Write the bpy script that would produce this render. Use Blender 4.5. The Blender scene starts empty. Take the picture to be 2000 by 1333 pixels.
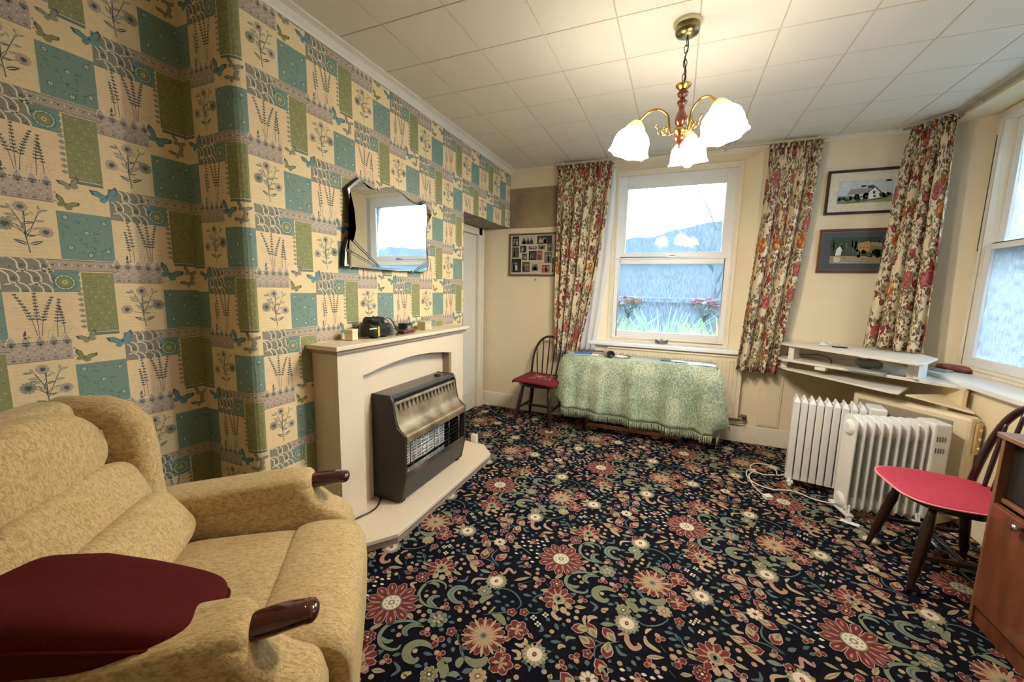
import bpy, bmesh, math, random
from math import sin, cos, pi, radians, sqrt, atan2
from mathutils import Vector, Matrix
random.seed(7)
S = bpy.context.scene
COL = S.collection

# ------------------------------------------------------------------ camera
CAM_R = ((0.92210405, -0.38039683, -0.07086862),
         (0.38635036, 0.91524473, 0.11428245),
         (0.02138945, -0.13276042, 0.99091733))      # columns: right, forward, up
cd = bpy.data.cameras.new('camera')
cam = bpy.data.objects.new('camera', cd); COL.objects.link(cam)
m = Matrix.Identity(4)
for i in range(3):
    m[i][0] = CAM_R[i][0]; m[i][1] = CAM_R[i][2]; m[i][2] = -CAM_R[i][1]
m[2][3] = 1.38
cam.matrix_world = m
cd.sensor_width = 36; cd.lens = 36 * 766.58 / 2000
cd.clip_start = .02; cd.clip_end = 200
S.camera = cam

# ------------------------------------------------------------------ world, light, exposure
SHADE_GLOW = 10.0        # glowing glass shades of the ceiling lamp
BULB_GLOW = 330.0
w = bpy.data.worlds.new('overcast_sky'); S.world = w; w.use_nodes = True
nt = w.node_tree; nt.nodes.clear()
wo = nt.nodes.new('ShaderNodeOutputWorld'); bg = nt.nodes.new('ShaderNodeBackground')
tc = nt.nodes.new('ShaderNodeTexCoord'); sx = nt.nodes.new('ShaderNodeSeparateXYZ')
mr = nt.nodes.new('ShaderNodeMapRange'); cr = nt.nodes.new('ShaderNodeValToRGB')
nt.links.new(tc.outputs['Generated'], sx.inputs[0]); nt.links.new(sx.outputs['Z'], mr.inputs['Value'])
mr.inputs['From Min'].default_value = -.1; mr.inputs['From Max'].default_value = .6
nt.links.new(mr.outputs[0], cr.inputs[0]); nt.links.new(cr.outputs[0], bg.inputs[0])
e = cr.color_ramp.elements
e[0].position = 0; e[0].color = (.58, .72, .84, 1)
e[1].position = 1; e[1].color = (.70, .86, 1, 1)
k = e.new(.3); k.color = (.80, .92, 1, 1)
bg.inputs[1].default_value = 5.4
nt.links.new(bg.outputs[0], wo.inputs[0])

def area(name, loc, rot, sx_, sy_):
    l = bpy.data.lights.new(name, 'AREA'); l.shape = 'RECTANGLE'; l.size = sx_; l.size_y = sy_
    l.cycles.is_portal = True
    o = bpy.data.objects.new(name, l); COL.objects.link(o); o.location = loc; o.rotation_euler = rot
area('window_daylight_portal', (-.09, 4.36, 1.71), (radians(-90), 0, 0), 1.15, 1.7)
area('window_daylight_portal', (2.16, 2.85, 1.72), (radians(90), 0, radians(90)), 1.9, 1.75)

S.view_settings.view_transform = 'Standard'; S.view_settings.look = 'None'
S.view_settings.gamma = 1; S.view_settings.use_curve_mapping = False
S.view_settings.exposure = 1.42
try:
    S.cycles.max_bounces = 8; S.cycles.diffuse_bounces = 5; S.cycles.transparent_max_bounces = 12
    S.cycles.caustics_reflective = False; S.cycles.caustics_refractive = False
    S.cycles.sample_clamp_indirect = 6
except Exception: pass

# ------------------------------------------------------------------ material helpers
def srgb(r, g, b):
    f = lambda c: (c / 255 / 12.92) if c <= 10 else ((c / 255 + .055) / 1.055) ** 2.4
    return (f(r), f(g), f(b), 1)
MATS = {}
def mat(name, rgb, rough=.6, metal=0, noise=0, nscale=20, bump=0, bscale=80, spec=.5, emit=0, coat=0, sheen=0, stretch=None, rgb2=None):
    if name in MATS: return MATS[name]
    M = bpy.data.materials.new(name); M.use_nodes = True; t = M.node_tree; b = t.nodes['Principled BSDF']
    c = srgb(*rgb); b.inputs['Base Color'].default_value = c
    b.inputs['Roughness'].default_value = rough; b.inputs['Metallic'].default_value = metal
    b.inputs['Specular IOR Level'].default_value = spec
    if coat: b.inputs['Coat Weight'].default_value = coat; b.inputs['Coat Roughness'].default_value = .08
    if sheen: b.inputs['Sheen Weight'].default_value = sheen; b.inputs['Sheen Tint'].default_value = c
    if emit: b.inputs['Emission Color'].default_value = c; b.inputs['Emission Strength'].default_value = emit
    tcn = t.nodes.new('ShaderNodeTexCoord'); src = tcn.outputs['Object']
    if stretch:
        mp = t.nodes.new('ShaderNodeMapping'); mp.inputs['Scale'].default_value = stretch
        t.links.new(src, mp.inputs[0]); src = mp.outputs[0]
    if noise:
        n = t.nodes.new('ShaderNodeTexNoise'); n.inputs['Scale'].default_value = nscale; n.inputs['Detail'].default_value = 5
        t.links.new(src, n.inputs['Vector'])
        mx = t.nodes.new('ShaderNodeMix'); mx.data_type = 'RGBA'
        r = t.nodes.new('ShaderNodeMapRange'); r.inputs['From Min'].default_value = .35; r.inputs['From Max'].default_value = .65
        t.links.new(n.outputs[0], r.inputs[0]); t.links.new(r.outputs[0], mx.inputs['Factor'])
        d = srgb(*rgb2) if rgb2 else tuple(v * (1 - noise) for v in c[:3]) + (1,)
        mx.inputs['A'].default_value = c; mx.inputs['B'].default_value = d
        t.links.new(mx.outputs['Result'], b.inputs['Base Color'])
    if bump:
        n = t.nodes.new('ShaderNodeTexNoise'); n.inputs['Scale'].default_value = bscale; n.inputs['Detail'].default_value = 3
        t.links.new(src, n.inputs['Vector'])
        bn = t.nodes.new('ShaderNodeBump'); bn.inputs['Strength'].default_value = min(1, bump); bn.inputs['Distance'].default_value = .004
        t.links.new(n.outputs[0], bn.inputs['Height']); t.links.new(bn.outputs[0], b.inputs['Normal'])
    MATS[name] = M
    return M

def glass_mat(name, mist=.15, tint=(.92, .97, 1)):
    M = bpy.data.materials.new(name); M.use_nodes = True; t = M.node_tree; t.nodes.clear()
    o = t.nodes.new('ShaderNodeOutputMaterial'); tr = t.nodes.new('ShaderNodeBsdfTransparent'); gl = t.nodes.new('ShaderNodeBsdfGlossy')
    tr.inputs[0].default_value = tint + (1,); gl.inputs['Roughness'].default_value = .03
    fr = t.nodes.new('ShaderNodeFresnel'); fr.inputs[0].default_value = 1.5
    a = t.nodes.new('ShaderNodeMixShader'); t.links.new(fr.outputs[0], a.inputs[0]); t.links.new(tr.outputs[0], a.inputs[1]); t.links.new(gl.outputs[0], a.inputs[2])
    out = a.outputs[0]
    if mist:
        # condensation: fine droplets and vertical runs
        tl = t.nodes.new('ShaderNodeBsdfTranslucent'); tl.inputs[0].default_value = (.75, .86, .95, 1)
        tx = t.nodes.new('ShaderNodeTexCoord'); mp = t.nodes.new('ShaderNodeMapping'); mp.inputs['Scale'].default_value = (90, 90, 22)
        t.links.new(tx.outputs['Object'], mp.inputs[0])
        n = t.nodes.new('ShaderNodeTexNoise'); n.inputs['Scale'].default_value = 1; n.inputs['Detail'].default_value = 3; t.links.new(mp.outputs[0], n.inputs['Vector'])
        r = t.nodes.new('ShaderNodeMapRange'); r.inputs['From Min'].default_value = .42; r.inputs['From Max'].default_value = .62
        r.inputs['To Min'].default_value = mist * .55; r.inputs['To Max'].default_value = mist * 1.5
        t.links.new(n.outputs[0], r.inputs[0])
        b2 = t.nodes.new('ShaderNodeMixShader'); t.links.new(r.outputs[0], b2.inputs[0]); t.links.new(out, b2.inputs[1]); t.links.new(tl.outputs[0], b2.inputs[2])
        out = b2.outputs[0]
    t.links.new(out, o.inputs[0])
    return M

# ------------------------------------------------------------------ geometry helpers
def newobj(name, me, parent=None):
    o = bpy.data.objects.new(name, me); COL.objects.link(o)
    if parent is not None: o.parent = parent
    return o
def empty(name, loc=(0, 0, 0), rz=0):
    o = bpy.data.objects.new(name, None); COL.objects.link(o); o.empty_display_size = .1
    o.location = loc; o.rotation_euler = (0, 0, rz); return o
def tag(o, label=None, cat=None, group=None, kind=None):
    if label: o['label'] = label
    if cat: o['category'] = cat
    if group: o['group'] = group
    if kind: o['kind'] = kind
    return o
class MB:
    def __init__(s): s.b = bmesh.new()
    def face(s, pts, mi=0):
        try:
            f = s.b.faces.new([s.b.verts.new(p) for p in pts]); f.material_index = mi
        except ValueError: pass
        return s
    def box(s, x0, x1, y0, y1, z0, z1, M=None, mi=0):
        vs = [Vector(p) for p in ((x0, y0, z0), (x1, y0, z0), (x1, y1, z0), (x0, y1, z0), (x0, y0, z1), (x1, y0, z1), (x1, y1, z1), (x0, y1, z1))]
        if M: vs = [M @ v for v in vs]
        v = [s.b.verts.new(p) for p in vs]
        for f in ((3, 2, 1, 0), (4, 5, 6, 7), (0, 1, 5, 4), (1, 2, 6, 5), (2, 3, 7, 6), (3, 0, 4, 7)):
            s.b.faces.new([v[i] for i in f]).material_index = mi
        return s
    def prism(s, poly, d, M=None, mi=0):
        # poly: list of 3D points (planar), d: extrusion vector
        d = Vector(d); a = [Vector(p) for p in poly]; c = [p + d for p in a]
        if M: a = [M @ p for p in a]; c = [M @ p for p in c]
        va = [s.b.verts.new(p) for p in a]; vb = [s.b.verts.new(p) for p in c]; n = len(va)
        fs = [s.b.faces.new(va[::-1]), s.b.faces.new(vb)]
        for i in range(n): fs.append(s.b.faces.new([va[i], va[(i + 1) % n], vb[(i + 1) % n], vb[i]]))
        for f in fs: f.material_index = mi
        return s
    def tube(s, pts, r, seg=10, closed=False, caps=True, mi=0):
        pts = [Vector(p) for p in pts]; n = len(pts)
        rr = r if isinstance(r, (list, tuple)) else [r] * n
        rings = []; up = None
        for i, p in enumerate(pts):
            if closed: t = pts[(i + 1) % n] - pts[i - 1]
            else: t = pts[min(i + 1, n - 1)] - pts[max(i - 1, 0)]
            if t.length < 1e-9: t = Vector((0, 0, 1))
            t.normalize()
            if up is None: up = Vector((0, 0, 1)) if abs(t.z) < .9 else Vector((1, 0, 0))
            a = t.cross(up)
            if a.length < 1e-6: a = t.orthogonal()
            a.normalize(); up = a.cross(t).normalized()
            rings.append([s.b.verts.new(p + (a * cos(2 * pi * k / seg) + up * sin(2 * pi * k / seg)) * rr[i]) for k in range(seg)])
        m_ = n if closed else n - 1
        for i in range(m_):
            A = rings[i]; B_ = rings[(i + 1) % n]
            for k in range(seg):
                f = s.b.faces.new([A[k], A[(k + 1) % seg], B_[(k + 1) % seg], B_[k]]); f.material_index = mi; f.smooth = True
        if caps and not closed:
            s.b.faces.new(rings[0][::-1]).material_index = mi; s.b.faces.new(rings[-1]).material_index = mi
        return s
    def lathe(s, prof, c=(0, 0, 0), seg=20, M=None, mi=0, flute=None):
        rings = []; c = Vector(c)
        for (r, z) in prof:
            ring = []
            for k in range(seg):
                a = 2 * pi * k / seg; q = r
                if flute: q = r * (1 + flute(a, z))
                p = Vector((q * cos(a), q * sin(a), z))
                if M: p = M @ p
                ring.append(s.b.verts.new(p + c))
            rings.append(ring)
        for A, B_ in zip(rings, rings[1:]):
            for k in range(seg):
                f = s.b.faces.new([A[k], A[(k + 1) % seg], B_[(k + 1) % seg], B_[k]]); f.smooth = True; f.material_index = mi
        if prof[0][0] > 1e-5 and not flute: s.b.faces.new(rings[0][::-1]).material_index = mi
        if prof[-1][0] > 1e-5 and not flute: s.b.faces.new(rings[-1]).material_index = mi
        return s
    def puff(s, c, size, M=None, e=.45, n=14, mi=0, fn=None):
        # rounded cushion block: superellipsoid
        sx_, sy_, sz_ = [v / 2 for v in size]; c = Vector(c)
        g = lambda v, p: (abs(v) ** p) * (1 if v >= 0 else -1)
        rings = []; N = n * 2
        for i in range(n + 1):
            la = -pi / 2 + pi * i / n; ring = []
            for j in range(N):
                lo = 2 * pi * j / N
                p = Vector((sx_ * g(cos(la), e) * g(cos(lo), e), sy_ * g(cos(la), e) * g(sin(lo), e), sz_ * g(sin(la), e)))
                if fn: p = fn(p)
                if M: p = M @ p
                ring.append(s.b.verts.new(p + c))
            rings.append(ring)
        for A, B_ in zip(rings, rings[1:]):
            for k in range(N):
                try: f = s.b.faces.new([A[k], A[(k + 1) % N], B_[(k + 1) % N], B_[k]]); f.smooth = True; f.material_index = mi
                except ValueError: pass
        return s
    def build(s, name, mats, parent=None, bevel=0, subsurf=0, smooth=False, solid=0, merge=1e-5):
        if merge: bmesh.ops.remove_doubles(s.b, verts=s.b.verts, dist=merge)
        bmesh.ops.recalc_face_normals(s.b, faces=s.b.faces)
        me = bpy.data.meshes.new(name); s.b.to_mesh(me); s.b.free()
        for mm in (mats if isinstance(mats, (list, tuple)) else [mats]): me.materials.append(mm)
        if smooth:
            for p in me.polygons: p.use_smooth = True
        o = newobj(name, me, parent)
        if solid: q = o.modifiers.new('s', 'SOLIDIFY'); q.thickness = solid; q.offset = 0
        if bevel:
            q = o.modifiers.new('b', 'BEVEL'); q.width = bevel; q.segments = 2; q.limit_method = 'ANGLE'; q.angle_limit = radians(40)
        if subsurf: q = o.modifiers.new('ss', 'SUBSURF'); q.levels = subsurf; q.render_levels = subsurf
        return o
def catmull(P, n=6, closed=False):
    P = [Vector(p) for p in P]; out = []; N = len(P)
    if N < 3: return P
    for i in range(N if closed else N - 1):
        a, b, c, d = (P[(i - 1) % N] if closed or i > 0 else P[0] * 2 - P[1]), P[i], P[(i + 1) % N], (P[(i + 2) % N] if closed or i + 2 < N else P[-1] * 2 - P[-2])
        for k in range(n):
            t = k / n
            out.append(.5 * ((2 * b) + (c - a) * t + (2 * a - 5 * b + 4 * c - d) * t * t + (3 * b - a - 3 * c + d) * t ** 3))
    if not closed: out.append(P[-1])
    return out
def RZ(a): return Matrix.Rotation(a, 4, 'Z')
def RY(a): return Matrix.Rotation(a, 4, 'Y')
def RX(a): return Matrix.Rotation(a, 4, 'X')
def T(x, y, z): return Matrix.Translation((x, y, z))

# ------------------------------------------------------------------ flat printed / woven pattern: convex pieces laid on a surface
class Pat:
    def __init__(s): s.p = []          # (points2d, layer, colour index)
    def poly(s, pts, layer, ci): s.p.append(([(float(a), float(b)) for a, b in pts], layer, ci))
    def rect(s, x0, x1, y0, y1, layer, ci): s.poly([(x0, y0), (x1, y0), (x1, y1), (x0, y1)], layer, ci)
    def disc(s, c, r, layer, ci, n=10, sy=1, rot=0, w=0, wn=8):
        P = []
        for k in range(n):
            a = 2 * pi * k / n; q = r * (1 + w * cos(wn * a)); x = q * cos(a); y = q * sin(a) * sy
            P.append((c[0] + x * cos(rot) - y * sin(rot), c[1] + x * sin(rot) + y * cos(rot)))
        if w:
            for k in range(n): s.poly([c, P[k], P[(k + 1) % n]], layer, ci)
        else: s.poly(P, layer, ci)
    def leaf(s, a, b, wd, layer, ci, n=4, skew=.45):
        ax, ay = a; dx, dy = b[0] - ax, b[1] - ay; L = sqrt(dx * dx + dy * dy) or 1e-6; nx, ny = -dy / L, dx / L
        up = []; dn = []
        for k in range(n + 1):
            t = k / n; h = wd / 2 * sin(pi * t ** (1 - skew * .4))
            up.append((ax + dx * t + nx * h, ay + dy * t + ny * h)); dn.append((ax + dx * t - nx * h, ay + dy * t - ny * h))
        s.poly(up[:1] + dn[1:-1] + up[-1:] + up[1:-1][::-1], layer, ci)
    def stroke(s, pts, wd, layer, ci, n=5, taper=1, closed=False):
        C = catmull([(p[0], p[1], 0) for p in pts], n, closed) if len(pts) > 2 else [Vector((p[0], p[1], 0)) for p in pts]
        N = len(C); L = []; R_ = []
        for i, p in enumerate(C):
            if closed: t = C[(i + 1) % N] - C[i - 1]
            else: t = C[min(i + 1, N - 1)] - C[max(i - 1, 0)]
            if t.length < 1e-9: t = Vector((1, 0, 0))
            t.normalize(); u = i / max(1, N - 1)
            h = wd / 2 * (1 if not taper else (.25 + .75 * sin(pi * min(1, max(0, u * .9 + .05)))))
            L.append((p.x - t.y * h, p.y + t.x * h)); R_.append((p.x + t.y * h, p.y - t.x * h))
        for i in range(N if closed else N - 1):
            j = (i + 1) % N; s.poly([L[i], R_[i], R_[j], L[j]], layer, ci)
    def petals(s, c, r0, r1, n, wd, layer, ci, rot=0, out=None, pw=0):
        for k in range(n):
            a = 2 * pi * k / n + rot; ca, sa = cos(a), sin(a)
            def q(rr, tt): return (c[0] + rr * ca - tt * sa, c[1] + rr * sa + tt * ca)
            if out is not None:
                e_ = pw; s.poly([q(r0 - e_ * .3, -wd * .22 - e_), q(r0 + (r1 - r0) * .72, -wd / 2 - e_), q(r1 + e_, -wd * .2 - e_ * .4), q(r1 + e_, wd * .2 + e_ * .4), q(r0 + (r1 - r0) * .72, wd / 2 + e_), q(r0 - e_ * .3, wd * .22 + e_)], layer - 1, out)
            s.poly([q(r0, -wd * .22), q(r0 + (r1 - r0) * .72, -wd / 2), q(r1, -wd * .2), q(r1, wd * .2), q(r0 + (r1 - r0) * .72, wd / 2), q(r0, wd * .22)], layer, ci)
def clip(poly, x0, x1, y0, y1):
    for ax, v, sg in ((0, x0, 1), (0, x1, -1), (1, y0, 1), (1, y1, -1)):
        out = []; n = len(poly)
        if n < 3: return []
        for i in range(n):
            a = poly[i]; b = poly[(i + 1) % n]; da = sg * (a[ax] - v); db = sg * (b[ax] - v)
            if da >= 0: out.append(a)
            if (da >= 0) != (db >= 0):
                t = da / (da - db); out.append((a[0] + (b[0] - a[0]) * t, a[1] + (b[1] - a[1]) * t))
        poly = out
    return poly if len(poly) > 2 else []

# ------------------------------------------------------------------ room dimensions (metres)
XL, XB, XR = -2.12, -1.76, 1.70        # alcove wall, chimney breast face, right wall
YF, YC, YE, YW = -1.30, 1.165, 3.078, 4.10   # wall behind, breast near corner, breast far end, back wall
H = 2.65

# ------------------------------------------------------------------ floor: patterned carpet
CPC = [('carpet_ground', (10, 11, 22)), ('carpet_sage', (124, 134, 116)), ('carpet_teal', (88, 106, 108)), ('carpet_tan', (182, 160, 126)),
       ('carpet_red', (112, 54, 50)), ('carpet_pink', (186, 150, 140)), ('carpet_cream', (224, 214, 190)), ('carpet_peach', (180, 142, 120)), ('carpet_olive', (132, 134, 104))]
CI = {'g': 1, 'b': 2, 't': 3, 'r': 4, 'k': 5, 'c': 6, 'p': 7, 'o': 8}
cm = [mat(n, c, .95, spec=.1, noise=.22, nscale=350, bump=.8, bscale=500, sheen=0) for n, c in CPC]
cell = Pat()
def carpet_item(P, it):
    k = it[0]; f = it[-1]; pts = [(f[i], f[i + 1]) for i in range(0, len(f), 2)]; c = pts[0]
    if k == 'S':
        P.stroke(pts, it[2] * 1.12, 2, CI[it[1]])
        if it[2] > .02: P.stroke([(p[0], p[1]) for p in pts], it[2] * .22, 3, CI['g' if it[1] == 'o' else 'b' if it[1] == 'g' else it[1]])
    elif k == 'L':
        P.leaf(pts[0], pts[1], it[2] * 1.15, 2, CI[it[1]])
        if it[1] in 'tp': P.leaf(pts[0], pts[1], it[2] * .3, 3, CI['r' if it[1] == 'p' else 'o'])
    elif k == 'D':
        P.disc(c, .0105, 2, CI[it[1]], 8)
    elif k == 'W': P.leaf((c[0] - .011, c[1]), (c[0] + .011, c[1] + .002), .013, 2, CI['c'])
    elif k == 'w':
        for a in range(4): P.disc((c[0] + .009 * cos(a * pi / 2 + .4), c[1] + .009 * sin(a * pi / 2 + .4)), .0055, 2, CI['c'], 6)
        P.disc(c, .003, 3, CI['r'], 5)
    elif k == 's':
        P.petals(c, .002, .019, 5, .014, 3, CI['r'], .3, CI['k'], .0028); P.disc(c, .005, 4, CI['t'], 6)
    elif k == 'B':
        r = it[1] if len(it) > 2 else .021
        a0 = (c[0] * 7 + c[1] * 5) * 3
        P.petals(c, .0, r, 3, r * .8, 3, CI['r'], a0, CI['k'], .003)
        P.leaf((c[0], c[1]), (c[0] - r * 1.1 * cos(a0 + pi / 3), c[1] - r * 1.1 * sin(a0 + pi / 3)), r * .8, 4, CI['t'])
        P.disc(c, r * .3, 4, CI['p'], 6)
    elif k == 'R':
        P.petals(c, .004, .03, 8, .018, 3, CI[it[1]], .2, CI['k' if it[1] == 'r' else 't'], .003)
        for a in range(6): P.disc((c[0] + .015 * cos(a * pi / 3), c[1] + .015 * sin(a * pi / 3)), .004, 4, CI['t'], 5)
        P.disc(c, .006, 4, CI['c' if it[1] != 'c' else 'r'], 6)
    elif k == 'G':
        P.petals(c, .004, .042, 7, .032, 2, CI['g'], .2); P.petals(c, .002, .024, 5, .015, 3, CI['t'], .5); P.disc(c, .008, 4, CI['g'], 6)
    elif k == 'Q':
        P.petals(c, .006, .034, 8, .022, 2, CI['t'], .2); P.petals(c, .006, .03, 8, .014, 3, CI['c'], .2); P.disc(c, .01, 4, CI['r'], 6)
    elif k == 'Z':
        P.petals(c, .01, .052, 14, .02, 2, CI['g'], .1); P.petals(c, .008, .046, 14, .012, 3, CI['t'], .32)
        P.disc(c, .03, 4, CI['c'], 12); P.disc(c, .009, 5, CI['r'], 6, sy=1.3); P.disc(c, .004, 6, CI['t'], 6)
    elif k == 'P':
        P.petals(c, .006, .044, 6, .03, 3, CI['r'], 1.2, CI['k'], .0035)
        P.petals(c, .0, .026, 4, .014, 4, CI['p'], .2); P.petals(c, .0, .034, 3, .006, 5, CI['t'], 1.4)
    elif k == 'PA':
        P.petals(c, .01, .07, 11, .027, 3, CI['r'], 1.9, CI['k'], .0035); P.petals(c, .008, .055, 11, .009, 4, CI['p'], 1.9 + .28)
        P.petals((c[0] + .02, c[1] - .03), .0, .045, 5, .03, 4, CI['t'], -.9); P.disc(c, .026, 5, CI['t'], 10, sy=1.2, rot=.6); P.disc(c, .018, 6, CI['g'], 8, sy=1.2, rot=.6); P.disc(c, .007, 7, 0, 6, sy=1.6)
    elif k == 'TF':
        P.petals(c, .02, .084, 12, .026, 3, CI['r'], .1, CI['k'], .0025); P.petals(c, .015, .09, 12, .013, 4, CI['t'], .1 + pi / 12)
        P.petals(c, .0, .056, 12, .012, 5, CI['p'], .1); P.petals(c, .0, .04, 10, .013, 6, CI['t'], .3); P.disc(c, .016, 7, CI['g'], 8); P.disc(c, .007, 8, CI['r'], 6)
    elif k == 'BR':
        P.petals(c, .045, .114, 12, .038, 3, CI['r'], .13, CI['k'], .0035)
        for a in range(12): P.leaf((c[0] + .075 * cos(a * pi / 6 + .13), c[1] + .075 * sin(a * pi / 6 + .13)), (c[0] + .106 * cos(a * pi / 6 + .13), c[1] + .106 * sin(a * pi / 6 + .13)), .009, 4, CI['p'])
        P.disc(c, .05, 4, CI['r'], 16); P.disc(c, .045, 5, CI['o'], 16); P.disc(c, .039, 6, CI['c'], 16)
        for a in range(8): P.disc((c[0] + .027 * cos(a * pi / 4), c[1] + .027 * sin(a * pi / 4)), .0045, 7, CI['o'], 5)
        P.disc(c, .015, 7, CI['g'], 8); P.disc(c, .008, 8, CI['c'], 6)
    elif k == 'T':
        a0 = radians(it[1]); d = (cos(a0), sin(a0)); b = (c[0] + d[0] * .045, c[1] + d[1] * .045); a = (c[0] - d[0] * .035, c[1] - d[1] * .035)
        P.leaf(a, b, .05, 2, CI['k']); P.leaf((a[0] + d[0] * .004, a[1] + d[1] * .004), (b[0] - d[0] * .006, b[1] - d[1] * .006), .04, 3, CI['r'])
        P.leaf((c[0] - d[0] * .01, c[1] - d[1] * .01), b, .034, 4, CI['t']); P.leaf(c, b, .012, 5, CI['o'])
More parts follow.
